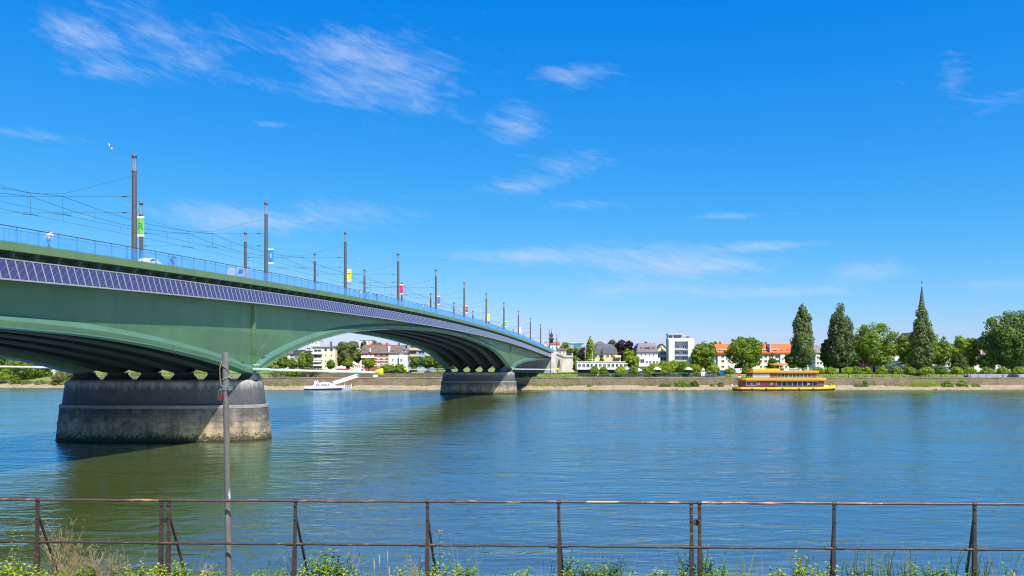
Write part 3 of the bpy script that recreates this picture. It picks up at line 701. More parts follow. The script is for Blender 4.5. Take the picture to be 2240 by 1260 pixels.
# ------------------------------------------------------------------ lamp posts, banners, overhead wires
PZ_ = 30.4
def lamp_proto():
    t = thing('lamp_post', '', 'lamp post')
    MB().mat('pole_brown').tube([(0, 0, 0), (0, 0, .5), (0, 0, 10.55)], [.34, .30, .245], 14).build('shaft', t)
    MB().mat('pole_brown').lathe([(.27, 10.5), (.27, 10.66), (.2, 10.66)], 14).build('collar', t)
    g = MB().mat('lamp_glass').lathe([(.235, 10.66), (.235, 12.05)], 14).build('glass_tube', t)
    m = MB().mat('pole_brown').tube([(0, 0, 10.66), (0, 0, 12.1)], .045, 6)
    for k in range(4): m.tube([(.2*math.cos(k*1.57+.4), .2*math.sin(k*1.57+.4), 10.66), (.2*math.cos(k*1.57+.4), .2*math.sin(k*1.57+.4), 12.05)], .022, 5)
    m.build('lamp_rods', t)
    MB().mat('pole_brown').lathe([(.2, 12.02), (.275, 12.05), (.275, 12.36), (.18, 12.42)], 14).build('cap', t)
    return t
def text_mesh(s, size):
    c = bpy.data.curves.new('letter', 'FONT'); c.body = s; c.size = size; c.align_x = 'CENTER'; c.align_y = 'CENTER'; c.extrude = .006
    o = bpy.data.objects.new('letter_tmp', c); COL.objects.link(o); bpy.context.view_layer.update()
    me = bpy.data.meshes.new_from_object(o.evaluated_get(bpy.context.evaluated_depsgraph_get())); bpy.data.objects.remove(o); bpy.data.curves.remove(c)
    for v in me.vertices: v.co = (v.co.x, -v.co.z, v.co.y)
    return me
BAN = [('ban_green', 'R', 'ban_teal', 'green banner with a teal letter R', 'green'), ('ban_blue', 'I', 'trim_white', 'blue banner with a white letter I', 'blue'), ('ban_yellow', 'T', 'ban_ink', 'yellow banner with a thin dark letter T', 'yellow'),
       ('ban_red', 'N', 'ban_magenta', 'red banner with a magenta letter', 'red'), ('ban_blue', 'E', 'ban_magenta', 'blue banner with a magenta letter', 'blue'), ('ban_red', 'X', 'ban_orange', 'red banner with an orange letter', 'red'),
       ('ban_yellow', 'I', 'ban_orange', 'small far yellow banner', 'yellow'), ('ban_green', 'I', 'ban_yellow', 'small far green banner', 'green'), ('trim_white', None, None, 'small far white banner', 'white')]
def poles_and_wires():
    proto = None; tops = {}
    for i in range(13):
        Y = PZ_*(i+3.009); A = 58.75; loc = (bx(A, Y), Y, deck(Y)-.02 if Y < 446 else deck(446)-(Y-446)*.06)
        lab = f'brown lamp post, {ORD[i]} from the left in the near row' + (f', with {BAN[i][4]} banner' if i < 9 else '')
        if proto is None: proto = lamp_proto(); proto.location = loc; proto['label'] = lab; proto['group'] = 'near row of lamp posts on the bridge'
        else: clone(proto, loc, 0, lab, 'near row of lamp posts on the bridge')
        if i < 9:
            c, s, lc, bl = BAN[i][:4]; b = thing('banner', f'{bl} hanging from the {ORD[i]} near lamp post', 'banner', (loc[0]+.72, Y-.02, loc[2]+3.3), group='letter banners on the bridge lamp posts')
            MB().mat(c).add([(-.36, 0, .22), (.36, .03, .22), (.36, .03, 2.02), (-.36, 0, 2.02), (0, -.05, .22), (0, -.05, 2.02)], [(0, 4, 5, 3), (4, 1, 2, 5)]).build('cloth', b)
            m = MB().mat('trim_white').box(-.38, -.05, 0, .38, .04, .22); m.box(-.38, -.05, 2.02, .38, .04, 2.24); m.build('hem', b)
            m = MB().mat('steel_grey').tube([(-.5, .05, .1), (.4, .05, .1)], .025, 6); m.tube([(-.5, .05, 2.15), (.4, .05, 2.15)], .025, 6); m.build('arm', b)
            if s:
                me = text_mesh(s, 1.0); me.materials.append(M[lc]); link('letter', me, b, (0, -.065, 1.14))
        # far row
        if i >= 1:
            clone(proto, (bx(77.25, Y), Y, loc[2]), 0, f'tall brown lamp post, {ORD[i-1]} from the left in the far row', 'far row of lamp posts on the bridge')
        # head-span between the two rows
        z0 = loc[2]; h = thing('span_wire', f'thin span wires from the {ORD[i]} near lamp post across the tram tracks', 'wire', (bx(68.5, Y), Y, z0+5.8), group='span wires over the tram tracks')
        def q(a, z): return (-(a-68.5), 0, z-5.8)
        r_ = .013 if i < 4 else .018
        MB().mat('wire_black').tube([q(58.75, 10.05), q(66.7, 8.05), q(70.3, 8.05), q(77.25, 10.05)], r_, 5).build('top_wire', h)
        MB().mat('wire_black').tube([q(58.75, 7.75), q(77.25, 7.75)], r_, 5).build('cross_wire', h)
        MB().mat('wire_black').tube([q(58.75, 5.95), q(77.25, 5.95)], r_, 5).build('cross_wire', h)
        for a in (66.7, 70.3): MB().mat('wire_black').tube([q(a, 8.05), q(a, 5.75)], r_, 5).build('hanger', h)
        m = MB().mat('wire_black')
        for a in (59.6, 76.4):
            for z in (7.75, 5.95): m.tube([q(a, z), q(a+.5, z)], .06, 6)
        m.build('insulator', h)
        for a in (66.7, 70.3): MB().mat('wire_black').tube([q(a-.9, 5.62), q(a-.2, 5.78), q(a+.9, 5.80)], .03, 5).build('steady_arm', h)
    # running wires
    for a, nm in ((66.7, 'nearer'), (70.3, 'farther')):
        w = thing('overhead_wire', f'{nm} tram overhead line with its carrier wire above the bridge deck', 'wire', (bx(a, P1), P1, 27), group='tram overhead lines'); o = Vector(w.location)
        pts = []; con = []; drops = MB().mat('wire_black')
        for k in range(-2, 13):
            for j in range(6):
                Y = PZ_*(k+3.009+j/6)
                if Y < 12 or Y > 440: continue
                sag = 4*(j/6)*(1-j/6)*.85; z = deck(Y)+7.75-sag
                pts.append((bx(a, Y)-o.x, Y-o.y, z-o.z)); con.append((bx(a, Y)-o.x, Y-o.y, deck(Y)+5.72-o.z))
                if j in (1, 3, 5): drops.tube([pts[-1], con[-1]], .008, 4)
        MB().mat('wire_black').tube(pts, .022, 5).build('carrier_wire', w); MB().mat('wire_black').tube(con, .014, 5).build('contact_wire', w); drops.build('droppers', w)
poles_and_wires()

# navigation booms on the piers
def boom(x0, Y, z, length, dz, label, cone):
    t = thing('navigation_boom', label, 'boom', (x0, Y, z), group='navigation booms on the bridge piers')
    s = 1 if length > 0 else -1
    MB().mat('boom_white').tube([(0, 0, 0), (length, 0, dz)], [.16, .13], 8).build('pole', t)
    m = MB().mat('pale_green_steel').tube([(-.3*s, 0, -.75), (0, 0, 0), (.35*s, 0, .12)], .12, 6); m.tube([(-1.5*s, 0, -.75), (0, 0, 0)], .05, 5); m.tube([(.1*s, 0, 0), (2.4*s, 0, dz*.1)], .20, 8); m.tube([(.5*s, 0, .55), (0, 0, 0)], .05, 5)
    m.tube([(.1*s, 0, .6), (.9*s, 0, .62)], .09, 6); m.build('mount', t)
    m = MB().mat('wire_black').tube([(0, 0, 2.6), (length*.6, 0, dz*.6+.12)], .02, 4); m.tube([(0, .1, 2.2), (length*.42, 0, dz*.42+.12)], .02, 4); m.build('stay', t)
    if cone:
        m = MB().mat('yellow_paint')
        m.loft([[(length+u*s*1.0, r_*math.cos(k*math.pi/6), dz+.12+r_*math.sin(k*math.pi/6)) for k in range(12)] for u, r_ in ((-.6, .10), (-.1, .38), (.5, .50), (.56, .45))], smooth=True); m.build('marker_cone', t)
YB = P1-.5
boom(PX(552, YB), YB, PZ(808, YB), 17.3, -.45, 'long pale boom with yellow marker pointing right from the nearer pier', True)
YB2 = P1+6
boom(PX(186, YB2), YB2, PZ(806, YB2), -16, .35, 'pale boom reaching left from the nearer pier under the bridge', True)
YC = P2-.5
boom(PX(1118, YC), YC, PZ(807.5, YC), 16.9, -.1, 'pale boom with yellow marker pointing right from the farther pier', True)
boom(PX(985, P2+3), P2+3, PZ(808, P2), -16.6, 0, 'pale boom with yellow marker pointing left from the farther pier', True)

# ------------------------------------------------------------------ trees and shrubs
def leaves(name, P, Nn, size, mats, rs, aspect=1.0):
    """one mesh of leaf clumps: a bent quad each"""
    n = len(P); a = rs.normal(size=(n, 3)); Nn = Nn/np.linalg.norm(Nn, axis=1)[:, None]
    t = np.cross(Nn, a); t /= np.linalg.norm(t, axis=1)[:, None]; b = np.cross(Nn, t)
    s = size[:, None]
    v = np.empty((n, 4, 3)); jit = lambda: rs.uniform(.65, 1.1, (n, 1))
    v[:, 0] = P-t*s*jit()*aspect; v[:, 1] = P-b*s*jit()+Nn*s*.15; v[:, 2] = P+t*s*jit()*aspect; v[:, 3] = P+b*s*jit()-Nn*s*.2
    me = bpy.data.meshes.new(name); me.vertices.add(n*4); me.vertices.foreach_set('co', v.reshape(-1)); me.loops.add(n*4); me.loops.foreach_set('vertex_index', np.arange(n*4, dtype=np.int32))
    me.polygons.add(n); me.polygons.foreach_set('loop_start', np.arange(n, dtype=np.int32)*4); me.polygons.foreach_set('loop_total', np.full(n, 4, dtype=np.int32))
    for q in mats: me.materials.append(M[q])
    me.update(calc_edges=True); return me
ENV = dict(round=lambda t: math.sqrt(max(0, 1-(1.9*t-.98)**2))**.8, oval=lambda t: math.sin(math.pi*min(1, t*.93+.05))**.7, poplar=lambda t: (min(1, t/.2)**.5)*(1-t**3.4*.72)*.98, cone=lambda t: (1-t)**.8*min(1, t/.06+.3),
           umbrella=lambda t: math.sqrt(max(0, 1-(max(0, t-.2)/.8)**2))*min(1, t/.15+.45), bush=lambda t: math.sqrt(max(0, 1-(t*.98)**2)), column=lambda t: (min(1, t/.1)**.5)*(1-t**5)*.95+.03, spire=lambda t: (min(1, t/.14)**.5)*(1-t**2.3)**.9*.95+.07)
def crown_mesh(kind, H, Wd, n, leaf, mat, seed, lobes=None, lr=.3, fill=.22):
    """crown standing on z=0: leaf clumps on the skins of many overlapping lobes"""
    r = random.Random(seed); rs = np.random.RandomState(seed); env = ENV[kind]; L_ = []
    lobes = int((lobes or 46)*1.25); Rw = Wd/2; n = int(n*1.45); leaf *= 1.1
    k = 0
    while len(L_) < lobes and k < 5000:
        k += 1; t = r.random(); e = env(t)
        if e < r.random()*.9: continue
        rl = lr*Rw*r.uniform(.5, 1.25)*(.45+.55*e)
        ang = r.uniform(0, 6.283); rad = max(0, e*Rw-rl*.8)*r.uniform(.55, 1.14)
        L_.append((rad*math.cos(ang), rad*math.sin(ang), t*H*.97, rl))
    C = np.array(L_); w = C[:, 3]**2; idx = rs.choice(len(C), n, p=w/w.sum())
    d = rs.normal(size=(n, 3)); d /= np.linalg.norm(d, axis=1)[:, None]; d[:, 2] = d[:, 2]*.95+.15
    out = C[idx, :3].copy(); out[:, 2] = 0; out /= (np.linalg.norm(out, axis=1)[:, None]+1e-6); d = d+out*.35; d /= np.linalg.norm(d, axis=1)[:, None]
    rr = C[idx, 3]*np.where(rs.rand(n) < fill, rs.uniform(.2, .8, n), rs.uniform(.82, 1.12, n))
    zs = np.array([1, 1, .85 if kind in ('round', 'oval', 'bush') else 1.0])
    if kind in ('poplar', 'column', 'spire'): zs[2] = 1.55
    P = C[idx, :3]+d*rr[:, None]*zs; P[:, 2] = np.maximum(P[:, 2], .02*H)
    Nn = d+rs.normal(size=(n, 3))*.32
    return leaves('crown', P, Nn, rs.uniform(.6, 1.2, n)*leaf, [mat], rs)
def trunk_mesh(H, r0, limbs, spread, seed, z_top):
    r = random.Random(seed); m = MB().mat('bark')
    m.tube([(0, 0, -.3), (.02*H*r.uniform(-.3, .3), 0, H*.4), (0, .01*H, H)], [r0*1.25, r0*.85, r0*.45], 8)
    for k in range(limbs):
        a = r.uniform(0, 6.28); z0 = H*r.uniform(.6, .97); e = spread*r.uniform(.45, .8); dz = (z_top-z0)*r.uniform(.25, .6)
        m.tube([(0, 0, z0), (e*.5*math.cos(a), e*.5*math.sin(a), z0+dz*.6), (e*math.cos(a), e*math.sin(a), z0+dz)], [r0*.45, r0*.28, r0*.08], 6)
    return m.mesh('trunk')
CM = {}
def tree(kind, px, py_top, py_bot, wpx, Y, mat, label, cat='tree', name=None, n=2600, leaf=.42, bare=.18, seed=None, ground=None, group=None, lobes=None, lr=.34, share=None, depth=1.0, fill=.22):
    """tree measured in the photograph at distance Y: top row, ground row, width"""
    zt, zb = PZ(py_top, Y), PZ(py_bot, Y) if ground is None else ground
    H = zt-zb; Wd = wpx/F*Y; x = PX(px, Y); seed = seed if seed is not None else int(px*7+py_top)
    t = thing(name or 'tree', label, cat, (x, Y, zb), group=group)
    hc = H*(1-bare)
    if share:
        key = (share, kind, mat)
        if key not in CM: CM[key] = (crown_mesh(kind, hc, Wd, n, leaf, mat, seed, lobes, lr, fill), hc, Wd)
        me, h0, w0 = CM[key]; sc = (Wd/w0, Wd/w0*depth, hc/h0); rz = random.Random(seed+1).uniform(0, 6.28)
    else: me = crown_mesh(kind, hc, Wd, n, leaf, mat, seed, lobes, lr, fill); sc = (1, depth, 1); rz = 0
    link('crown', me, t, (0, 0, H*bare), rz, sc)
    if bare > .01 or kind not in ('bush',): link('trunk', trunk_mesh(H*(bare+.22), max(.12, H*.018), 5, Wd/2, seed, H), t)
    return t
def shrub(px, py_top, py_bot, wpx, Y, mat, label, ground=None, **k):
    return tree('bush', px, py_top, py_bot, wpx, Y, mat, label, cat='shrub', name='shrub', bare=.02, ground=ground, n=k.pop('n', 900), leaf=k.pop('leaf', .3), **k)

def plant_trees():
    B = 812                                   # row of the town ground behind the promenade
    # the tall poplars and big trees on the right
    tree('poplar', 1757, 668, B, 54, 398, 'leaf_poplar', 'tall dark poplar directly behind the yellow ship, left of the pair', n=9000, leaf=.42, bare=.05, lobes=150, lr=.30)
    tree('poplar', 1838, 668, 818, 62, 396, 'leaf_poplar', 'tall dark double-topped poplar right of the yellow ship\'s bow', n=9500, leaf=.42, bare=.07, lobes=150, lr=.32)
    tree('spire', 2016, 658, 814, 54, 392, 'leaf_poplar', 'slender ivy-dark conical tree in front of the church spire', n=8000, leaf=.40, bare=.02, lobes=150, lr=.30)
    tree('round', 1810, 745, B, 36, 402, 'leaf_dark', 'low dark tree tucked between the two tall poplars', n=2600)
    tree('round', 1912, 712, B, 104, 404, 'leaf_mid', 'broad bright green tree right of the tall poplars', n=7000, leaf=.45, bare=.12, lobes=80, lr=.30)
    tree('round', 1868, 760, B, 46, 402, 'leaf_dark', 'dark rounded tree at the foot of the broad green tree', n=2600)
    tree('round', 1985, 735, B, 50, 408, 'leaf_mid', 'leafy green tree left of the slender conical tree', n=3200)
    tree('round', 2052, 732, B, 56, 410, 'leaf_mid', 'leafy green tree just right of the slender conical tree', n=3400)
    tree('round', 2108, 733, B, 64, 415, 'leaf_bright', 'bright green broad-crowned tree before the distant wooded hill', n=4200, bare=.1)
    tree('bush', 2098, 775, B, 40, 400, 'leaf_dark', 'dark round holm tree in front of the bright green crown', n=2200, bare=.03)
    tree('round', 2148, 748, B, 40, 440, 'leaf_bright', 'distant yellow-green tree above the brown roofed house', n=2000)
    tree('round', 2160, 778, B, 44, 400, 'leaf_mid', 'low green tree below the brown roofed house', n=2200)
    tree('round', 2214, 688, B, 118, 398, 'leaf_dark', 'huge spreading tree at the right edge of the picture', n=12500, leaf=.50, bare=.08, lobes=95, lr=.30, fill=.2)
    tree('round', 2290, 700, B, 110, 402, 'leaf_dark', 'big tree beyond the right edge, crown just reaching in', n=5000, leaf=.46, bare=.1)
    tree('cone', 1979, 728, 760, 12, 470, 'leaf_dark', 'small dark fir tip between the broad tree and conical tree', n=700, leaf=.35, bare=.05)
    shrub(1885, 787, 808, 34, 400, 'leaf_purple', 'dome-shaped dark purple shrub beyond the yellow ship', n=1400)
    # around the orange-roofed apartment block
    tree('round', 1629, 739, 811, 76, 399, 'leaf_mid', 'large round green tree in front of the orange roofed block', n=8000, leaf=.42, bare=.06, lobes=80, lr=.30)
    tree('cone', 1689, 766, 811, 28, 400, 'leaf_dark', 'small conical tree in front of the orange roofed block', n=1600, leaf=.35, bare=.04)
    tree('round', 1735, 775, 811, 34, 400, 'leaf_mid', 'low green tree at the foot of the left poplar', n=1600)
    tree('round', 1543, 750, 811, 52, 406, 'leaf_mid', 'dark leafy tree between the white tower and the orange roofed block', n=4200, bare=.08, lobes=60)
    tree('round', 1524, 758, 811, 24, 404, 'leaf_bright', 'bright narrow tree hugging the right side of the white tower', n=1600)
    tree('round', 1560, 747, 790, 22, 470, 'leaf_mid', 'small distant tree top left of the orange roofs', n=900)
    # around the yellow house and white villa
    tree('column', 1291, 735, 806, 20, 404, 'leaf_bright', 'tall slim bright green column tree behind the long pavilion', n=4200, leaf=.34, bare=.02, lobes=90, lr=.5)
    tree('cone', 1317, 762, 806, 15, 406, 'leaf_dark', 'small dark fir in front of the yellow house', n=1400, leaf=.3, bare=.03)
    tree('round', 1366, 744, 806, 44, 430, 'leaf_purple', 'dark purple copper beech between the yellow house and white villa', n=4200, bare=.1, lobes=60)
    tree('round', 1340, 742, 800, 24, 450, 'leaf_olive', 'olive green tree top behind the yellow house', n=1400)
    tree('round', 1376, 764, 808, 26, 415, 'leaf_mid', 'green tree left of the white villa', n=1800)
    tree('round', 1386, 779, 822, 30, 392, 'leaf_bright', 'bright clipped standard tree at the right end of the pavilion', n=2200, bare=.42, leaf=.34)
    tree('round', 1256, 762, 815, 36, 470, 'leaf_mid', 'deep green tree beside the abutment tower', n=2600, bare=.06)
    tree('bush', 1266, 785, 815, 26, 412, 'leaf_bright', 'lower bright tree at the left end of the pavilion', n=1400)
    tree('round', 1275, 758, 806, 22, 440, 'leaf_purple', 'dark purple tree left of the slim column tree', n=1400)
    tree('round', 1236, 750, 800, 26, 520, 'leaf_mid', 'distant green tree above the abutment tower', n=1500)
    tree('round', 1412, 745, 790, 14, 480, 'leaf_dark', 'small tree top peeping over the white villa roof', n=700)
    tree('round', 1450, 764, 800, 18, 440, 'leaf_bright', 'shrubby tree between the villa and the white tower', n=800)
    # under the main span
    G = 809
    tree('round', 762, 748, G, 62, 424, 'leaf_olive', 'big grey-green tree between the cream flats and the brick house', n=6500, leaf=.40, bare=.14, lobes=80, lr=.27, fill=.15)
    for x, yt, w, l in ((724, 786, 20, 'small pointed street tree right of the cream flats'), (762, 783, 24, 'pointed street tree before the little yellow gable'), (806, 782, 30, 'street tree before the brick house'), (907, 779, 24, 'left one of two street trees before the balcony flats'), (935, 778, 28, 'right one of two street trees before the balcony flats'),
                        (957, 775, 38, 'broad weeping street tree beside the farther pier\'s arch'), (640, 786, 24, 'roundish tree left of the ivy-grown house')):
        tree('oval', x, yt, G+2, w, 398, 'leaf_bright' if w > 35 else 'leaf_mid', l, n=2200, leaf=.32, bare=.16, lobes=50)
    tree('column', 662, 770, G, 22, 408, 'leaf_mid', 'ivy-green columnar tree left of the cream flats', n=2600, leaf=.34, bare=.02, lobes=70, lr=.5)
    tree('column', 677, 766, G, 16, 408, 'leaf_dark', 'dark ivy-green columnar tree touching the cream flats', n=2200, leaf=.34, bare=.02, lobes=60, lr=.5)
    tree('round', 614, 776, G, 34, 404, 'leaf_mid', 'rounded tree against the bridge ledge right of the pier', n=2400, bare=.06)
    tree('round', 596, 784, G, 30, 400, 'leaf_bright', 'bright low tree just right of the nearer pier', n=2000, bare=.06)
    tree('round', 822, 746, 790, 32, 520, 'leaf_olive', 'tree crown above the brown roofs under the arch', n=1600)
    tree('round', 795, 745, 780, 14, 500, 'leaf_olive', 'small tree crown left of the brown roofs', n=800)
    tree('round', 985, 792, G, 34, 400, 'leaf_bright', 'leafy tree half hidden by the farther pier', n=1800)
    for x, yt, w, mt, l in ((850, 799, 44, 'leaf_mid', 'long low shrub bed under the white gabled house'), (875, 797, 30, 'leaf_mid', 'green shrub left of the two street trees'), (905, 800, 16, 'leaf_dark', 'dark clipped shrub by the far yellow marker')):
        shrub(x, yt, 813, w, 392, mt, l)
    shrub(680, 806, 819, 60, 386, 'leaf_olive', 'sprawling olive shrubs on the slope left of the moored boat'); shrub(620, 808, 822, 66, 388, 'leaf_olive', 'sprawling olive shrubs on the slope near the nearer pier'); shrub(650, 808, 820, 40, 385, 'leaf_bright', 'yellow-green shrub on the slope above the boat\'s stern')
    # left of the nearer pier
    tree('round', 62, 778, 832, 78, 424, 'leaf_mid', 'wide bushy tree on the far bank at the left edge', n=5200, bare=.03, lobes=70)
    tree('round', 10, 770, 832, 40, 436, 'leaf_mid', 'tree in front of the white building at the left edge', n=2400, bare=.06)
    tree('round', 98, 786, 832, 34, 426, 'leaf_dark', 'dark tree left of the little white building', n=2000, bare=.03)
    tree('bush', 138, 808, 846, 56, 408, 'leaf_olive', 'large round willow bush on the shore left of the nearer pier', n=3200, leaf=.32, bare=.02)
    tree('round', 172, 803, 835, 40, 424, 'leaf_dark', 'dark bushy tree behind the willow bush', n=2000, bare=.03)
    shrub(35, 822, 842, 26, 412, 'leaf_mid', 'green shrub on the sandy shore at the far left'); shrub(56, 831, 841, 20, 410, 'leaf_olive', 'low grey-green shrub left of the willow bush'); shrub(5, 812, 832, 30, 414, 'leaf_bright', 'bright shrub cut by the left edge of the picture'); shrub(90, 834, 843, 34, 409, 'leaf_olive', 'straggling low shrubs between path and shore')
    for i, (x, w) in enumerate(((250, 60), (320, 70), (390, 60), (440, 60))):
        shrub(x, 806, 836, w, 410+i, 'leaf_olive', f'scrub on the far bank seen between the pier bearings, {ORD[i]} from the left')
    # shore scrub
    for x, yt, yb, w, mt, l in ((1492, 833, 849, 42, 'leaf_mid', 'big green shrub on the sand left of the yellow ship'), (1520, 832, 850, 20, 'leaf_dark', 'round dark shrub on the sand left of the yellow ship'), (1455, 841, 849, 30, 'leaf_olive', 'low spreading shrub at the left end of the shore scrub'),
                                (1288, 841, 847, 10, 'leaf_mid', 'tiny shrub on the sand below the pavilion'), (1558, 840, 848, 12, 'leaf_mid', 'small shrub on the sand near the ship\'s stern'), (1576, 835, 847, 14, 'leaf_olive', 'taller small shrub right beside the ship\'s stern'),
                                (1893, 831, 846, 16, 'leaf_mid', 'pointed shrub at the foot of the quay right of the ship'), (1878, 839, 846, 24, 'leaf_olive', 'low dark shrub right of the ship\'s bow'), (2134, 839, 849, 18, 'leaf_mid', 'round shrub on the sand at the right'),
                                (2105, 832, 846, 26, 'leaf_bright', 'bright grassy shrub against the right part of the quay wall'), (2072, 832, 842, 28, 'leaf_mid', 'low green shrub along the right quay wall'), (2020, 841, 845, 90, 'leaf_bright', 'long bright grass strip on the right shore')):
        Y = shore(PX(x, 366))+7; tree('bush', x, yt, yb, w, Y, mt, l, cat='shrub', name='shrub', n=900, leaf=.26, bare=.02, ground=max(.5, bank_z(7)-.4), depth=.6 if w < 80 else .06)
    # clipped umbrella trees along the promenade
    row = [(1301, 811, 24), (1320, 811, 22), (1357, 810, 26), (1386, 812, 24), (1420, 811, 27)]
    row2 = [(1561, 807, 32), (1597, 813, 28), (1632, 812, 24)]
    row3 = [(1790, 812, 26), (1817, 812, 28), (1856, 811, 30), (1872, 811, 26), (1894, 811, 28), (1930, 811, 28), (1960, 811, 30), (1991, 811, 28), (2025, 811, 34), (2058, 811, 32), (2092, 811, 32), (2123, 812, 28), (2157, 812, 28), (2193, 812, 27), (2229, 812, 32)]
    gr = 'clipped umbrella trees along the far promenade'
    def row_tree(x, yc, w, lab, k): 
        Y = 381+k % 3*.7; tree('umbrella', x, yc-8, 826, w, Y, 'leaf_bright' if k % 3 else 'leaf_mid', lab, n=1500, leaf=.26, bare=.36, ground=5.3, group=gr, share='umb%d' % (k % 3), lobes=46, lr=.40, name='clipped_tree', depth=.9)
    for k, (x, yc, w) in enumerate(row): row_tree(x, yc, w, f'{ORD[k]} clipped umbrella tree counted from the abutment, before the long pavilion', k)
    for k, (x, yc, w) in enumerate(row2): row_tree(x, yc, w, f'{ORD[k]} clipped umbrella tree right of the beer garden, left of the ship', k+1)
    for k, (x, yc, w) in enumerate(row3): row_tree(x, yc, w, f'{ORD[k]} clipped umbrella tree counted from the middle of the ship to the right', k)
    # pleached roof of the beer garden
    for k, (x, yc, w) in enumerate(((1432, 806, 30), (1452, 801, 34), (1474, 800, 34), (1497, 802, 34), (1519, 808, 34), (1484, 809, 40), (1455, 811, 36))):
        tree('umbrella', x, yc-9, 826, w, 389+k % 3*2, 'leaf_bright', f'dense plane tree over the beer garden, {["leftmost, lower", "second, pale topped", "third, tallest", "fourth, before the white tower", "rightmost", "front right", "front left"][k]}', n=1700, leaf=.28, bare=.42, ground=5.6, share='plg%d' % (k % 2), group='plane trees roofing the beer garden', lobes=46, lr=.42, name='plane_tree')
    # low hedges and flower beds on the slope
    def hedge(px0, px1, Y, z0, z1, mat, label, d=1.6):
        rs = np.random.RandomState(int(px0)); x0, x1 = PX(px0, Y), PX(px1, Y); n = int((x1-x0)*34)
        P = np.stack([rs.uniform(x0, x1, n), Y+rs.uniform(-d/2, d/2, n), z0+(z1-z0)*rs.uniform(.05, 1, n)**.7], 1); Nn = rs.normal(size=(n, 3))+np.array([0, -.6, .6])
        P -= np.array([(x0+x1)/2, Y, z0]); t = thing('hedge', label, 'hedge', ((x0+x1)/2, Y, z0)); link('foliage', leaves('foliage', P, Nn, rs.uniform(.2, .38, n), [mat], rs), t)
        MB().mat('bark').box((x0-x1)/2+.2, -d*.25, -.3, (x1-x0)/2-.2, d*.25, (z1-z0)*.6).build('branches', t)
    hedge(1222, 1268, 392, 5.9, 7.2, 'leaf_dark', 'dark clipped hedge at the foot of the abutment tower'); hedge(1262, 1535, 388, 5.4, 6.9, 'leaf_dark', 'long dark hedge in front of the pavilion and beer garden')
    hedge(1600, 1760, 392, 6.2, 7.3, 'leaf_mid', 'hedge on the grass strip behind the yellow ship'); hedge(1770, 2110, 394, 6.3, 7.2, 'leaf_dark', 'long dark hedge on the grass strip right of the ship'); hedge(2110, 2240, 390, 6.2, 7.6, 'leaf_dark', 'clipped hedge behind the low grey wall at the right')
    hedge(655, 720, 391, 6.6, 7.6, 'leaf_dark', 'low hedge along the street before the cream flats', 1.2); hedge(830, 900, 395, 6.7, 8.0, 'leaf_mid', 'hedge along the street before the white gabled house', 1.2); hedge(940, 1000, 393, 6.6, 7.9, 'leaf_mid', 'hedge left of the farther pier', 1.2)
bank_scrub()
plant_trees()
def background_trees():
    """town trees behind the first row of houses"""
    r = random.Random(77); k = 0
    for zone, pxs in (('behind the long pavilion', range(1232, 1300, 17)), ('behind the villa and white tower', range(1395, 1470, 24)), ('behind the orange roofed block', range(1525, 1620, 22)), ('behind the big trees right of the ship', range(1762, 2260, 28)), ('behind the grey terrace building', range(640, 700, 20)), ('at the far left under the near span', range(-30, 200, 30))):
        for i, px in enumerate(pxs):
            Y = r.uniform(450, 600); top = r.uniform(757, 770); k += 1
            tree('round', px+r.uniform(-5, 5), top, 800, r.uniform(22, 36), Y, r.choice(['leaf_mid', 'leaf_dark', 'leaf_olive']), f'small far tree crown {zone}, {ORD[i]} from the left', n=900, leaf=.5, bare=.1, ground=8.0, group='town trees behind the riverside houses', share='bg%d' % (k % 4), lobes=34)
background_trees()

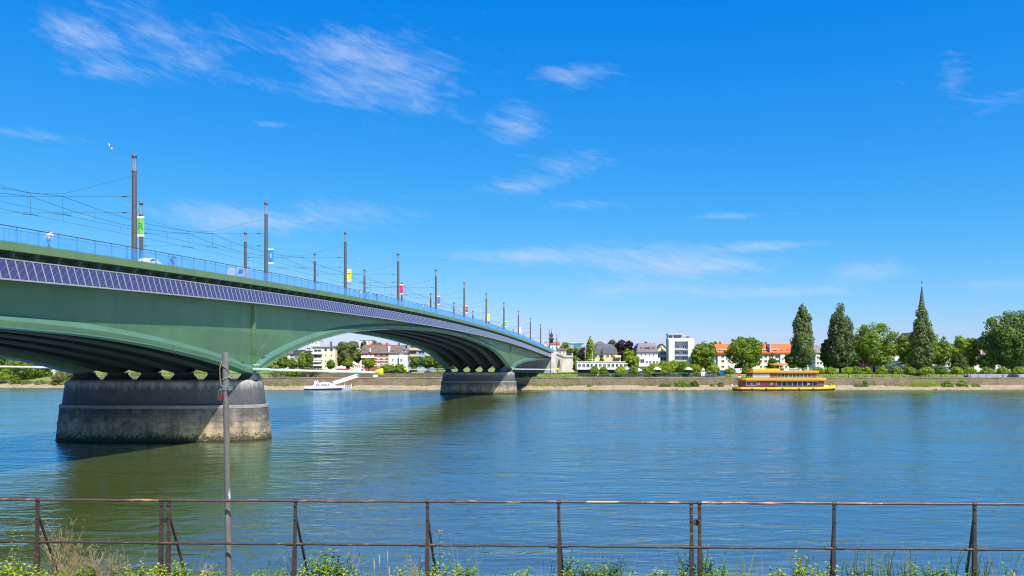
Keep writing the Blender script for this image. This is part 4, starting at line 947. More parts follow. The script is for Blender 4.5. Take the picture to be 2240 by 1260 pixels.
# ------------------------------------------------------------------ buildings
WM = {}
def window_mesh(w, h, frame='trim_white', glass='window_glass', mull=True):
    k = (round(w, 2), round(h, 2), frame, glass, mull)
    if k not in WM:
        m = MB().mat(glass).box(-w/2, -.03, -h/2, w/2, .12, h/2); f = min(.13, w*.12); m.mat(frame)
        m.box(-w/2-f, -.09, -h/2-f, -w/2, .1, h/2+f); m.box(w/2, -.09, -h/2-f, w/2+f, .1, h/2+f); m.box(-w/2, -.09, h/2, w/2, .1, h/2+f); m.box(-w/2, -.12, -h/2-f, w/2, .1, -h/2)
        if mull: m.box(-.04, -.07, -h/2, .04, .0, h/2)
        WM[k] = m.mesh('window')
    return WM[k]
class House:
    """front wall on local y=0, body behind; measures are photograph pixels at distance Y"""
    def __init__(s, name, label, px0, px1, py_eave, Y, wall, depth=11, base=806, cat='building', low=True):
        s.Y = Y; s.x0, s.x1 = PX(px0, Y), PX(px1, Y); s.zb = min(7.0, PZ(base, Y)) if low else PZ(base, Y); s.cx = (s.x0+s.x1)/2; s.d = depth; s.w = s.x1-s.x0; s.h = PZ(py_eave, Y)-s.zb; s.wall = wall
        s.t = thing(name, label, cat, (s.cx, Y, s.zb)); MB().mat(wall).box(-s.w/2, 0, -1 if low else 0, s.w/2, depth, s.h).build('wall', s.t)
    def lx(s, px): return PX(px, s.Y)-s.cx
    def lz(s, py): return PZ(py, s.Y)-s.zb
    def win(s, px, py, wpx, hpx, frame='trim_white', glass='window_glass', mull=True, y=0): link('window', window_mesh(wpx/F*s.Y, hpx/F*s.Y, frame, glass, mull), s.t, (s.lx(px), y-.005, s.lz(py)))
    def wins(s, pxs, pys, w, h, **k):
        for py in pys:
            for px in pxs: s.win(px, py, w, h, **k)
    def box(s, name, mat, px0, px1, py0, py1, y0=-.1, y1=.1): MB().mat(mat).box(s.lx(px0), y0, s.lz(py1), s.lx(px1), y1, s.lz(py0)).build(name, s.t); return s
    def gable(s, mat, py_ridge, over=.5, axis='x', chimneys=(), inset=0):
        h, zr, w, d = s.h, s.lz(py_ridge), s.w/2+over*.6, s.d; m = MB().mat(mat)
        if axis == 'x':
            i = inset; th = .25
            m.add([(-w, -over, h-.1), (w, -over, h-.1), (w-i, d/2, zr), (-w+i, d/2, zr), (-w, d+over, h-.1), (w, d+over, h-.1), (-w, -over, h+.12), (w, -over, h+.12)], [(6, 7, 2, 3), (3, 2, 5, 4), (0, 1, 7, 6), (0, 4, 5, 1), (0, 6, 3, 4), (1, 5, 2, 7)])
            if i < .1: MB().mat(s.wall).add([(-s.w/2+.05, .1, h-.05), (-s.w/2+.05, d-.1, h-.05), (-s.w/2+.05, d/2, zr-.25), (s.w/2-.05, .1, h-.05), (s.w/2-.05, d-.1, h-.05), (s.w/2-.05, d/2, zr-.25)], [(0, 2, 1), (3, 4, 5), (0, 3, 5, 2), (1, 2, 5, 4)]).build('gable_wall', s.t)
        else:
            m.add([(-w, -over, h), (0, -over, zr), (w, -over, h), (-w, d, h), (0, d, zr), (w, d, h), (-w, -over, h-.25), (0, -over, zr-.3), (w, -over, h-.25)], [(0, 1, 4, 3), (1, 2, 5, 4), (0, 6, 7, 1), (1, 7, 8, 2), (3, 4, 5)])
            MB().mat(s.wall).add([(-s.w/2, .02, h-.05), (s.w/2, .02, h-.05), (0, .02, zr-.35), (-s.w/2, d, h-.05), (s.w/2, d, h-.05), (0, d, zr-.35)], [(0, 1, 2), (3, 5, 4), (0, 2, 5, 3), (1, 4, 5, 2)]).build('gable_wall', s.t)
        r = m.build('roof', s.t)
        for px in chimneys:
            MB().mat('brick').box(s.lx(px)-.45, d/2-.5, zr-1.2, s.lx(px)+.45, d/2+.5, zr+1.1).build('chimney', r)
        return r
    def mansard(s, mat, py_break, py_ridge, ins_px=4, top_px=12):
        h, w, d = s.h, s.w/2+.35, s.d; zb, zr = s.lz(py_break), s.lz(py_ridge); i = ins_px/F*s.Y; j = top_px/F*s.Y
        def ring(z, e, f=None): f = e if f is None else f; return [(-w+e, -.35+f, z), (w-e, -.35+f, z), (w-e, d+.35-f, z), (-w+e, d+.35-f, z)]
        m = MB().mat(mat).loft([ring(h-.15, 0), ring(h+.15, 0), ring(zb, i), ring(zr, j, min(d/2, j+1))]); return m.build('roof', s.t)
    def flat(s, mat='roof_dark', over=.35, th=.35): MB().mat(mat).box(-s.w/2-over, -over, s.h+.002, s.w/2+over, s.d+over, s.h+th).build('roof', s.t)
    def dormer(s, px, py0, py1, wpx, roof='roof_slate', front='trim_white', y=.3):
        w = wpx/F*s.Y/2; x = s.lx(px); z0, z1 = s.lz(py1), s.lz(py0); d = MB().mat(front).box(x-w, y, z0, x+w, y+3, z1).build('dormer', s.t)
        MB().mat(roof).prism([(x-w-.2, z1+.002), (x+w+.2, z1+.002), (x+w*.5, z1+.5), (x-w*.5, z1+.5)], 'y', y-.25, y+3.4).build('dormer_roof', d)
        link('window', window_mesh(w*1.1, (z1-z0)*.62, 'trim_white', mull=False), d, (x, y-.005, (z0+z1)/2))
    def balcony(s, px0, px1, py0, py1, mat, out=1.5): 
        b = MB().mat(mat).box(s.lx(px0), -out, s.lz(py1), s.lx(px1), -out+.12, s.lz(py0)); b.box(s.lx(px0), -out, s.lz(py1)-.18, s.lx(px1), -.002, s.lz(py1)); b.box(s.lx(px0), -out+.12, s.lz(py1), s.lx(px0)+.1, -.002, s.lz(py0)); b.box(s.lx(px1)-.1, -out+.12, s.lz(py1), s.lx(px1), -.002, s.lz(py0)); b.build('balcony', s.t)

def town():
    # --- under the main span
    h = House('apartment_block', 'cream apartment block with awnings and balconies, under the arch', 684, 733, 760, 414, 'wall_cream', 13); h.flat('roof_slate', .5)
    h.box('penthouse', 'wall_grey', 697, 719, 751, 758.3, 2, 9); h.box('roof_vent', 'roof_dark', 718.5, 721, 746, 758.2, 4, 5)
    h.wins((712.5, 725), (777, 790, 801), 2.4, 3.2, mull=False); h.wins((712.5, 725), (765,), 5.5, 5, frame='trim_grey', mull=False)
    h.wins((695,), (767, 779, 792, 803), 16, 5, mull=True)
    for y in (771, 784.5, 797): h.balcony(684, 706, y, y+2.8, 'trim_white')
    m = MB().mat('white_cloth').prism([(-2.2, h.lz(791.5)), (-.01, h.lz(787.5)), (-.01, h.lz(788.1)), (-2.2, h.lz(792.3))], 'x', h.lx(685), h.lx(704)); m.build('awning', h.t)
    h = House('terrace_building', 'grey stepped terrace building left of the cream flats', 645, 691, 768, 432, 'wall_grey', 14); h.flat('trim_grey'); h.box('upper_floor', 'wall_grey', 664, 690, 757, 766.2, 3, 12); h.wins((655, 668, 681), (776, 788), 7, 5); h.win(672, 762, 9, 4, y=3)
    h = House('white_block', 'white rooftop block rising behind the grey terrace building', 678, 699, 744.5, 480, 'wall_white', 10, cat='building'); h.flat('trim_white', .2, .2); h.wins((684, 692), (750,), 3, 2.5)
    h = House('slate_house', 'small dark slate roofed house with round dormer, by the ledge', 641, 664, 776, 424, 'wall_blue_grey', 10); h.mansard('roof_dark', 768, 765, 2, 6); h.dormer(649, 768, 773, 4, 'roof_dark'); h.wins((647, 656), (782, 792), 5, 6)
    h = House('white_cottage', 'small white gabled house at the left end under the arch', 624, 634, 774, 428, 'wall_white', 9); h.gable('roof_purple', 768); h.win(629, 777, 3.4, 4)
    h = House('glass_bay', 'pale glazed stair tower beside the slate roofed house', 634, 644, 770, 430, 'wall_grey', 6); h.flat('trim_grey', .1, .2); h.wins((639,), (776, 786, 796), 6, 6, frame='trim_grey')
    h = House('gable_house', 'little pale yellow gabled house behind the red and white trailer', 750, 780, 799, 404, 'wall_cream', 9); h.gable('trim_white', 789, .3, 'y'); h.wins((757, 773), (802,), 3, 4)
    h = House('roof_house', 'dark roofed house between the cream flats and the big tree', 727, 748, 762, 450, 'wall_warm', 10); h.gable('roof_slate', 756)
    h = House('brick_house', 'red brick town house with white bands and window surrounds', 791, 849, 773, 412, 'brick', 12); h.gable('roof_brown', 753.5, .5, chimneys=(811, 842), inset=0)
    for y in (781, 788.3, 794, 799.5): h.box('white_band', 'trim_white', 791, 849, y, y+1.2, -.07, .02)
    h.wins((828, 840), (776, 788.7, 801), 3.2, 5.4); h.wins((797, 806, 815), (775.5, 788.7, 801), 3.4, 4.2)
    for x in (828, 840):
        for y in (783.5, 796.0): h.box('lintel', 'trim_white', x-3.6, x+3.6, y, y+1.8, -.13, .02)
    h.box('gable_coping', 'trim_white', 809.5, 811.5, 762, 770, -1, -.6); h.balcony(791, 819, 778.2, 782, 'trim_white', 1.8); h.dormer(796, 766, 771.5, 8, 'roof_brown', y=1)
    h = House('white_gabled_house', 'white town house with brown roof next to the brick house', 849.6, 891, 773, 413, 'wall_white', 12); h.gable('roof_brown', 754, .5, chimneys=(869,)); h.box('fire_wall', 'trim_white', 849.2, 851.6, 757, 773.5, -.3, 8)
    h.wins((859.5, 871), (787, 798), 2.8, 4.4); h.dormer(858.5, 768.5, 775, 6, 'roof_slate'); h.dormer(883, 767, 775, 9, 'roof_slate'); h.box('bay', 'wall_white', 874, 884, 776, 806, -1.6, .02); h.win(879, 788, 4, 6, y=-1.6)
    h = House('balcony_flats', 'beige balcony flats with dark window bands, left of the farther pier', 891, 952, 753, 416, 'wall_blue_grey', 13); h.flat('roof_dark')
    for x0, x1, y in ((897, 912, 761.5), (897, 912, 775), (932, 952, 773.8), (897, 912, 788), (932, 952, 788)): h.balcony(x0, x1, y, y+4, 'wall_beige')
    h.box('slab', 'wall_beige', 911, 933, 764.7, 766.5, -.6, .01); h.box('slab', 'wall_beige', 891, 952, 778.2, 779.6, -.5, .01); h.wins((905, 922, 942), (757.5, 770.5, 784, 796), 12, 6, frame='trim_grey')
    m = MB().mat('ban_teal').lathe([(0, .5), (.9, .25), (1.5, -.2)], 12, (h.lx(927), -1.6, h.lz(781))); m.build('sunshade', h.t)
    h = House('distant_block', 'far white flat roofed block above the brown roofs', 786, 813, 744, 560, 'wall_white', 12); h.flat('trim_grey', .3, .3); h.wins((793, 800, 807), (748,), 4, 2)
    for k, (x0, x1) in enumerate(((806, 818), (836, 850))):
        h = House('orange_roof_house', f'{"left" if k == 0 else "right"} far house with orange roof above the brown roofs', x0, x1, 756, 540, 'wall_warm', 9); h.gable('roof_orange', 751)
    # --- left edge
    h = House('white_apartment', 'white apartment building at the left edge, under the near span', -20, 19, 777, 440, 'wall_white', 12, base=812); h.flat('trim_grey'); h.wins((-12, -2, 8), (784, 795, 806), 5, 5); h.balcony(-20, 19, 793, 796, 'trim_white')
    h = House('boathouse', 'small white building with a dark window beyond the willow bush', 110, 134, 798, 432, 'wall_white', 8, base=814); h.flat('trim_white', .3, .25); h.win(116, 803, 2.2, 4)
    h = House('blue_shed', 'blue-grey shed roof right of the small white building', 134, 166, 803, 436, 'wall_blue_grey', 8, base=814); h.gable('wall_blue_grey', 798, .3)
    h = House('glass_office', 'blue glass office building at the far left', 22, 34, 780, 470, 'wall_blue_grey', 9); h.flat(); h.wins((28,), (785,), 8, 7, glass='teal_glass')
    # --- behind the abutment
    h = House('orange_gable_house', 'house with bright orange gable roof beyond the bridge deck', 1186, 1202, 762, 560, 'wall_warm', 10); h.gable('roof_orange', 747, .3, 'y', ); h.win(1194, 760, 2.2, 2)
    h = House('turret_house', 'white house with a little onion-domed turret above the bridge', 1203, 1224, 753, 560, 'wall_white', 10); h.gable('roof_red', 747); h.wins((1209, 1217), (760,), 2.5, 4)
    t = MB().mat('roof_dark').lathe([(1.1, 0), (1.1, 2.6), (1.7, 2.7), (1.9, 3.4), (.9, 4.2), (.8, 5.0), (1.2, 5.6), (.5, 7.2), (.12, 8.4), (.05, 10.5)], 10, (h.lx(1206.8), 2, h.lz(752))); t.build('turret', h.t)
    h = House('white_chimney_house', 'small white house front just left of the abutment tower', 1232, 1240, 764, 540, 'wall_white', 6); h.gable('roof_red', 760, .2)
    h = House('glass_building', 'far building with teal glass front and white roof light', 1243, 1276, 752, 560, 'wall_blue_grey', 14); h.flat('roof_slate', .3, .3); h.wins((1263,), (757,), 16, 8, glass='teal_glass', frame='trim_grey'); h.box('roof_light', 'trim_white', 1249, 1262, 749.6, 751.4, 2, 5)
    # --- pavilion
    h = House('pavilion', 'long low white pavilion with a row of twelve windows', 1262, 1374, 792, 401, 'wall_warm', 10, base=808.5, low=False); h.flat('trim_white', .25, .3)
    for k in range(12): h.win(1267.6+k*9.14, 799.2, 5.4, 6.6, frame='trim_white')
    MB().mat('roof_dark').box(-h.w/2+1, 1.2, -3.4, h.w/2-2, 9, -.002).build('dark_base', h.t)
    h.box('annex', 'wall_white', 1374.1, 1392, 795, 808, .5, 8)
    f = thing('flag_mast', 'white flag mast with crossbar on the pavilion', 'mast', (PX(1295.5, 399), 399, 6)); z = PZ(768, 399)-6
    MB().mat('white_paint').tube([(0, 0, -.8), (0, 0, z)], [.12, .08], 6).build('pole', f); MB().mat('white_paint').tube([(-2, 0, z*.66), (2, 0, z*.66)], .07, 6).build('crossbar', f)
    f = thing('tall_mast', 'tall thin brown mast left of the slim column tree', 'mast', (PX(1280, 410), 410, 6.6)); z = PZ(748, 410)-6.6
    MB().mat('trim_grey').tube([(0, 0, -.3), (0, 0, z)], [.2, .1], 6).build('pole', f); MB().mat('trim_grey').tube([(-1.2, 0, z*.97), (1.2, 0, z*.97)], .05, 5).build('antenna', f)
    # --- yellow house, villa, white tower
    h = House('yellow_house', 'yellow house with grey mansard roof and small dormers', 1300, 1350, 774, 421, 'wall_yellow', 13); h.mansard('roof_slate', 762, 752, 3, 12)
    for x in (1306.5, 1320.5, 1334): h.dormer(x, 762, 767.5, 4.6, 'roof_slate', y=.7)
    h.wins((1304, 1312, 1329, 1339), (778.2,), 5.5, 6); h.wins((1307, 1316, 1330, 1340), (792,), 7, 5); h.box('balcony_wing', 'wall_ochre', 1343, 1357, 777, 806, -1.2, 6); h.balcony(1344, 1357, 778, 781, 'trim_white', 2.6)
    h = House('brown_gable_house', 'house with broad reddish brown hipped roof behind the yellow house', 1293, 1335, 757, 450, 'wall_warm', 12); h.mansard('roof_brown', 752, 746, 10, 20)
    h = House('villa', 'white villa with purple-grey mansard roof beside the white tower', 1393, 1439, 772, 412, 'wall_white', 13); h.mansard('roof_purple', 757, 750.5, 4, 8)
    h.box('dormer', 'roof_dark', 1409.5, 1423, 760, 767, .2, 4); h.win(1416.2, 764, 10, 4.6, frame='roof_dark', y=.2)
    for x in (1402.5, 1429): h.dormer(x, 762, 767.8, 5, 'roof_dark', y=.4)
    h.wins((1403, 1411.5, 1420.5, 1429), (776.5,), 2.6, 6.2); h.box('cornice', 'roof_purple', 1391.5, 1440.5, 769.2, 771, -.7, .01)
    h.box('front_wing', 'wall_white', 1397, 1442.5, 782.5, 809, -2.2, .02); h.wins((1413, 1421, 1428.6, 1436.3), (792.5,), 4.2, 6, y=-2.2); h.win(1403.5, 790, 8, 8, y=-2.2, frame='trim_grey'); h.box('white_canopy', 'white_cloth', 1393, 1416, 799, 801.5, -5, -2.25)
    h.box('chimney', 'trim_grey', 1435, 1437, 748, 762, 4, 5.2)
    h = House('cream_gable_house', 'cream gabled house behind the villa, brown roof', 1440, 1458, 762, 450, 'wall_cream', 10); h.gable('roof_brown', 751.5, .4, 'y'); h.win(1447, 760, 3, 3)
    h = House('balcony_wing', 'blue-grey wing with two balconies left of the white tower', 1441, 1462, 770, 418, 'wall_blue_grey', 10); h.flat('trim_grey')
    for y in (776.5, 788.5): h.balcony(1441, 1461.5, y, y+4, 'wall_grey')
    h.wins((1448, 1455), (773, 784.5, 796), 4, 5, frame='trim_grey')
    h = House('white_tower', 'white six storey tower block with recessed balconies', 1461.5, 1517, 741.5, 408, 'wall_grey', 6)
    Y = 408; t = h.t
    for x0, x1 in ((1461.5, 1474), (1503.5, 1517)): h.box('side_pier', 'wall_white', x0, x1, 741.5, 812, -1.9, -.002)
    h.box('head_beam', 'wall_white', 1474.02, 1503.48, 741.5, 747, -1.9, -.002); h.flat('trim_white', .05, .25)
    h.box('top_rail', 'wall_white', 1461.5, 1517, 741.2, 741.9, -1.92, -1.8)
    for k, y in enumerate((760, 772.5, 784.5, 797)):
        h.box('balcony', 'wall_blue_grey' if k % 2 else 'wall_grey', 1474.05, 1503.45, y+3.2, y+5.2, -1.75, -1.6)
        h.box('slab', 'trim_grey', 1474.05, 1503.45, y+5.2, y+6.1, -1.8, -.002)
        h.wins((1478.4, 1483.4, 1494.6, 1500), (y-1,), 3.6 if k else 3.4, 5.4, mull=False)
    h.box('penthouse', 'wall_grey', 1462, 1493, 732, 741.2, .4, 5); h.box('penthouse_roof', 'trim_grey', 1461, 1494, 729.4, 731.9, -.5, 5.6); h.wins((1477, 1482, 1487), (737,), 4.6, 7, frame='trim_grey', y=.4); h.win(1467, 737, 6, 6, frame='trim_grey', y=.4)
    m = MB().mat('wall_beige').lathe([(0, .5), (1.5, 0)], 10, (h.lx(1497), 2, h.lz(734.5))); m.tube([(h.lx(1497), 2, h.lz(741.4)), (h.lx(1497), 2, h.lz(734))], .05, 5); m.build('roof_sunshade', t)
    h.box('roof_planter', 'leaf_dark', 1504, 1508.5, 735.5, 739.5, 1, 3); h.box('roof_parapet', 'wall_warm', 1493.2, 1509, 739.6, 741.3, .2, 3)
    h = House('brown_flat_house', 'low brown roofed house right of the white tower', 1518, 1534, 759, 460, 'wall_warm', 10); h.gable('roof_purple', 754)
    # --- orange roofed block
    h = House('orange_roof_block', 'long white apartment block with bright orange tiled roof', 1570, 1737, 774, 425, 'wall_warm', 12); h.gable('roof_orange', 751.5, .6, inset=0, chimneys=(1582, 1683)); 
    h.box('eave_tiles', 'roof_orange', 1569.5, 1737.5, 770.5, 773.5, -.9, .6); h.box('fire_wall', 'trim_grey', 1683, 1685.5, 752, 773, -.8, 6)
    for x0, x1 in ((1571, 1600), (1664, 1681), (1690, 1706)): h.box('dormer_band', 'wall_grey', x0, x1, 763.5, 770.4, 1.2, 5)
    for x in (1575, 1580, 1585, 1592): h.win(x, 767, 3.6, 4.6, y=1.2, mull=False)
    for x in (1668, 1672.5, 1677, 1694, 1698, 1702): h.win(x, 767, 3.4, 4.6, y=1.2, mull=False)
    for x in (1711, 1724): h.box('skylight', 'window_glass', x-3, x+3, 765, 768, 1.4, 1.8)
    h.wins((1581, 1675, 1719), (780, 790, 802), 6, 4.5); h.wins((1665, 1733, 1594), (780, 790, 802), 4, 4.5); h.wins((1700,), (780.5, 790, 800), 8, 5, frame='trim_white'); h.box('stair_bay', 'wall_white', 1706, 1716, 776, 806, -.8, .01); h.win(1711.5, 785, 3.4, 4, y=-.8)
    h = House('red_roof_house', 'house end with darker red roof left of the orange roofs', 1562.5, 1569.4, 776, 426, 'wall_grey', 12); h.gable('roof_red', 757, .4)
    h = House('white_gable_far', 'far white gable with grey roof between tree and red roof', 1552, 1566, 762, 470, 'wall_white', 9); h.gable('roof_slate', 753, .4, 'y')
    # --- right side
    h = House('pink_house', 'pinkish house with grey roof glimpsed between the two poplars', 1784, 1802, 772, 440, 'wall_white', 10); h.gable('roof_purple', 757); h.wins((1789, 1796), (782, 794), 4, 5)
    h = House('brown_roof_house', 'brown roofed house between the broad green tree and conical tree', 1950, 1976, 770, 450, 'wall_warm', 10); h.gable('roof_brown', 752, chimneys=(1963,)); h.wins((1956, 1966), (776, 788), 4, 4)
    h = House('white_low_building', 'low white building behind the clipped trees right of the ship', 1905, 1985, 801, 412, 'wall_white', 8, base=812); h.flat('trim_white', .4, .3); h.wins((1912, 1925, 1938, 1951, 1964, 1977), (806,), 6, 4)
    h = House('white_kiosk', 'small white kiosk above the low white building', 1962, 1978, 790, 416, 'wall_white', 6, base=812); h.flat('trim_white', .3, .3); h.wins((1970,), (795,), 8, 4, glass='teal_glass')
    h = House('white_shed', 'long low white shed roof right of the conical tree', 2028, 2066, 801, 410, 'wall_white', 7, base=812); h.flat('trim_white', .4, .3); h.wins((2036, 2046, 2056), (806,), 5, 4)
    h = House('blue_roof_shed', 'low shed with blue-grey roof at the right', 2066, 2097, 803, 410, 'wall_blue_grey', 7, base=812); h.gable('wall_blue_grey', 800.5, .3)
    h = House('chalet', 'house with brown-pink tiled roof between the trees at the right', 2131, 2157, 777, 430, 'wall_white', 10); h.gable('roof_brown', 764.5, .5); h.box('ridge_coping', 'trim_white', 2145, 2146.6, 765, 775, -.2, 5); h.wins((2138, 2149), (781, 792), 4, 4)
    # church with spire behind the conical tree
    Y = 520; c = thing('church', 'church with a dark slender spire and cross behind the conical tree', 'church', (PX(2016.5, Y), Y, 8)); z = lambda p: PZ(p, Y)-8
    MB().mat('concrete').box(-2.6, -2.6, -.5, 2.6, 2.6, z(712)).build('tower', c)
    sp = MB().mat('roof_slate').lathe([(3.2, z(712)-.3), (2.5, z(692)), (1.65, z(664)), (.22, z(626))], 8, smooth=False).build('spire', c)
    m = MB().mat('roof_dark').bar((0, 0, z(626)), (0, 0, z(613.5)), .22); m.bar((-1.0, 0, z(617.5)), (1.0, 0, z(617.5)), .2); m.build('cross', sp); MB().mat('trim_white').lathe([(.05, -.35), (.4, 0), (.05, .35)], 8, (0, 0, z(624.5))).build('ball', sp)
    s2 = MB().mat('roof_slate').lathe([(.6, z(715)), (.05, z(684))], 6, (2.9, -2.2, 0), False).build('corner_pinnacle', c)
    MB().mat('concrete').box(-5, 4.3, -.5, 5, 26, z(745)).build('nave', c); MB().mat('roof_slate').prism([(-5.5, z(745)), (5.5, z(745)), (0, z(725))], 'y', 4.25, 26.5).build('nave_roof', c)
    # --- retaining wall under the arch, low grey wall on the right
    w = thing('retaining_wall', 'dark retaining wall above the promenade under the main span', 'wall', (PX(820, 384), 384, 5.3)); x0, x1 = PX(655, 384)-w.location.x, PX(1010, 384)-w.location.x
    MB().mat('quay_stone').box(x0, 0, -.3, x1, .6, 1.75).build('masonry', w); MB().mat('ledge_stone').box(x0-.1, -.12, 1.752, x1+.1, .7, 1.95).build('coping', w)
    w = thing('garden_wall', 'low purple-grey wall behind the path at the right', 'wall', (PX(2175, 386), 386, 5.3)); x0, x1 = PX(2110, 386)-w.location.x, PX(2240, 386)-w.location.x+12
    MB().mat('wall_blue_grey').box(x0, 0, -.2, x1, .4, 1.5).build('masonry', w)
    w = thing('garden_fence', 'dark green screen fence along the front of the beer garden', 'fence', (PX(1440, 386.5), 386.5, 5.35)); x0 = PX(1330, 386.5)-w.location.x; 
    for k in range(14):
        a = x0+k*2.9; MB().mat('green_fence').box(a, 0, .05, a+2.82, .06, 1.25).build('panel', w); MB().mat('green_fence').box(a+2.82, -.03, 0, a+2.9, .09, 1.4).build('post', w)
town()

def background_roofs():
    r = random.Random(31)
    for k, px in enumerate((1230, 1385, 1462, 1540, 1600, 1650, 1745, 1775, 1880, 1935, 2035, 2070, 2190)):
        Y = r.uniform(480, 560); w = r.uniform(16, 26); top = r.uniform(759, 765)
        h = House('town_house', f'far town house roof just showing behind the riverside trees, {ORD[k]} from the left', px-w/2, px+w/2, top+5, Y, r.choice(['wall_white', 'wall_warm', 'wall_cream']), 10, base=800); h.gable(r.choice(['roof_brown', 'roof_purple', 'roof_slate']), top, .4); h.wins((px-4, px+4), (top+9,), 3, 3)
background_roofs()

# ------------------------------------------------------------------ boats
def loft_plan(m, stations, x_shift=0):
    """stations: (x, halfbeam, z0, z1)"""
    m.loft([[(x, -b, z0), (x, b, z0), (x, b, z1), (x, -b, z1)] for x, b, z0, z1 in stations]); return m
def excursion_ship():
    Y = 354.5; t = thing('excursion_ship', 'yellow and orange two-deck passenger ship moored at the far bank', 'ship', (PX(1722, 350), Y, 0))
    B = 4.6
    def plan(x): return B*min(1, ((22.3-x)/9.5)**.6 if x > 12.8 else 1, ((x+22.2)/3.5)**.5 if x < -18.7 else 1)
    st = [-21.9, -21, -19.5, -16, -8, 0, 8, 13, 16, 18.5, 20.5, 21.6, 22.2]
    sheer = lambda x: 1.45+.9*max(0, (x-10)/12)**1.8+.15*max(0, (-x-14)/8)
    m = MB().mat('ship_black'); m.loft([[(x-(.8 if x > 20 else 0)*(1-k), s*plan(x)*(.86 if k == 0 else 1), z) for s, k, z in ((-1, 0, -.8), (1, 0, -.8), (1, 1, sheer(x)*.42), (-1, 1, sheer(x)*.42))] for x in st]); m.build('hull', t)
    m = MB().mat('ship_yellow'); m.loft([[(x, s*(plan(x)+.10), z) for s, z in ((-1, sheer(x)*.40), (1, sheer(x)*.40), (1, sheer(x)), (-1, sheer(x)))] for x in st]); m.build('bulwark', t)
    m = MB().mat('ship_black'); m.loft([[(x, s*(plan(x)+.13), z) for s, z in ((-1, sheer(x)*.40-.06), (1, sheer(x)*.40-.06), (1, sheer(x)*.40+.03), (-1, sheer(x)*.40+.03))] for x in st]); m.build('rubbing_strake', t)
    # lower cabin
    c1 = loft_plan(MB().mat('ship_maroon'), [(-18.8, 3.2, 1.4, 4.2), (-17.5, 3.9, 1.4, 4.2), (14.5, 3.9, 1.4, 4.2), (16.4, 2.6, 1.4, 4.2)]).build('lower_cabin', t)
    c2 = loft_plan(MB().mat('ship_maroon'), [(-15.1, 3.2, 5.3, 7.5), (-14.2, 3.6, 5.3, 7.5), (11.5, 3.6, 5.3, 7.5), (13.1, 2.6, 5.3, 7.5)]).build('upper_cabin', t)
    wm = window_mesh(1.98, 1.9, 'steel_grey', 'window_glass', False); wm2 = window_mesh(1.40, 1.5, 'steel_grey', 'window_glass', False); wl_ = window_mesh(1.9, 1.5, 'steel_grey', 'window_glass', False); dr = window_mesh(1.25, 1.8, 'ship_maroon', 'ship_maroon', False)
    for k in range(8): link('saloon_window', wm, c1, (-3.2+k*2.2, -3.9, 2.95))
    for k in range(2): link('galley_window', wl_, c1, (-16.2+k*2.4, -3.9, 3.0))
    for k in range(6): link('door_panel', dr, c1, (-11.0+k*1.25, -3.9, 2.8))
    for k in range(9): link('saloon_window', wm2, c2, (-3.2+k*1.62, -3.6, 6.35))
    for k in range(3): link('curtain_window', window_mesh(2.2, 1.45, 'steel_grey', 'wall_blue_grey', False), c2, (-13.2+k*2.4, -3.6, 6.35))
    def band(name, x0, x1, b, z0, z1, lip, mat='ship_orange'):
        st2 = [(x0, b*.45), (x0+.9, b*.82), (x0+2.2, b), (x1-3.2, b), (x1-1.2, b*.8), (x1, b*.45)]
        m = MB().mat(mat); m.loft([[(x, s*y_, z) for s, y_, z in ((-1, y*.97, z0), (1, y*.97, z0), (1, y, z0+(z1-z0)*.35), (1, y*.985, z1), (-1, y*.985, z1), (-1, y, z0+(z1-z0)*.35))] for x, y in st2]); q = m.build(name, t)
        m = MB().mat('ship_yellow'); m.loft([[(x, s*(y*.985+.03), z) for s, z in ((-1, z1-.12), (1, z1-.12), (1, z1+lip), (-1, z1+lip))] for x, y in st2]); m.build('coaming', q)
    band('upper_deck', -19.8, 17.6, 4.75, 4.22, 5.12, .15); band('sun_deck', -16.6, 14.4, 4.4, 7.52, 8.36, .12)
    m = MB().mat('ship_yellow'); 
    for y in (-3.9, 3.9): m.box(-14.4, y-.05, 8.4, -2.9, y+.05, 9.4)
    m.box(-14.4, -3.84, 8.4, -14.3, 3.84, 9.4); m.build('sun_deck_bulwark', t)
    w = MB().mat('ship_maroon').box(-2.6, -1.6, 8.7, -.7, 1.6, 10.75).build('wheelhouse', t); link('wheelhouse_window', window_mesh(1.2, .8, 'trim_white', 'window_glass', False), w, (-1.65, -1.6, 10.1))
    m = MB().mat('ship_orange'); m.loft([[(x, s*y, z) for s, z in ((-1, z0), (1, z0), (1, z1), (-1, z1))] for x, y, z0, z1 in ((-6.4, .8, 11.3, 11.45), (-5.0, 2.1, 10.85, 11.65), (0, 2.1, 10.8, 11.6), (1.6, .9, 11.2, 11.5))]); m.build('canopy_roof', t)
    m = MB().mat('steel_grey')
    for x in (-4.6, .2):
        for y in (-1.9, 1.9): m.tube([(x, y, 8.7), (x, y, 11.0)], .05, 5)
    m.build('canopy_posts', t)
    m = MB().mat('steel_grey')
    for y in (-4.1, 4.1):
        for x in range(0, 14): m.tube([(x, y, 8.7), (x, y, 9.5)], .025, 4)
        m.tube([(0, y, 9.5), (13, y, 9.5)], .03, 4)
    m.build('sun_deck_rail', t)
    for y in (-3.0,):
        for k, x in enumerate((1.2, 7.2)): 
            m = MB().mat('leaf_bright'); m.loft([[(x+u*4.2, y-.35, 8.7), (x+u*4.2, y+.35, 8.7), (x+u*4.2, y, 8.75+h)] for u, h in ((0, .05), (.15, .32), (.5, .45), (.85, .32), (1, .05))]); m.build('deck_planting', t)
    m = MB().mat('steel_grey'); m.tube([(-19.5, -2, 5.4), (-20.4, -2.2, 7.6)], .05, 5); f = m.build('flag_staff', t)
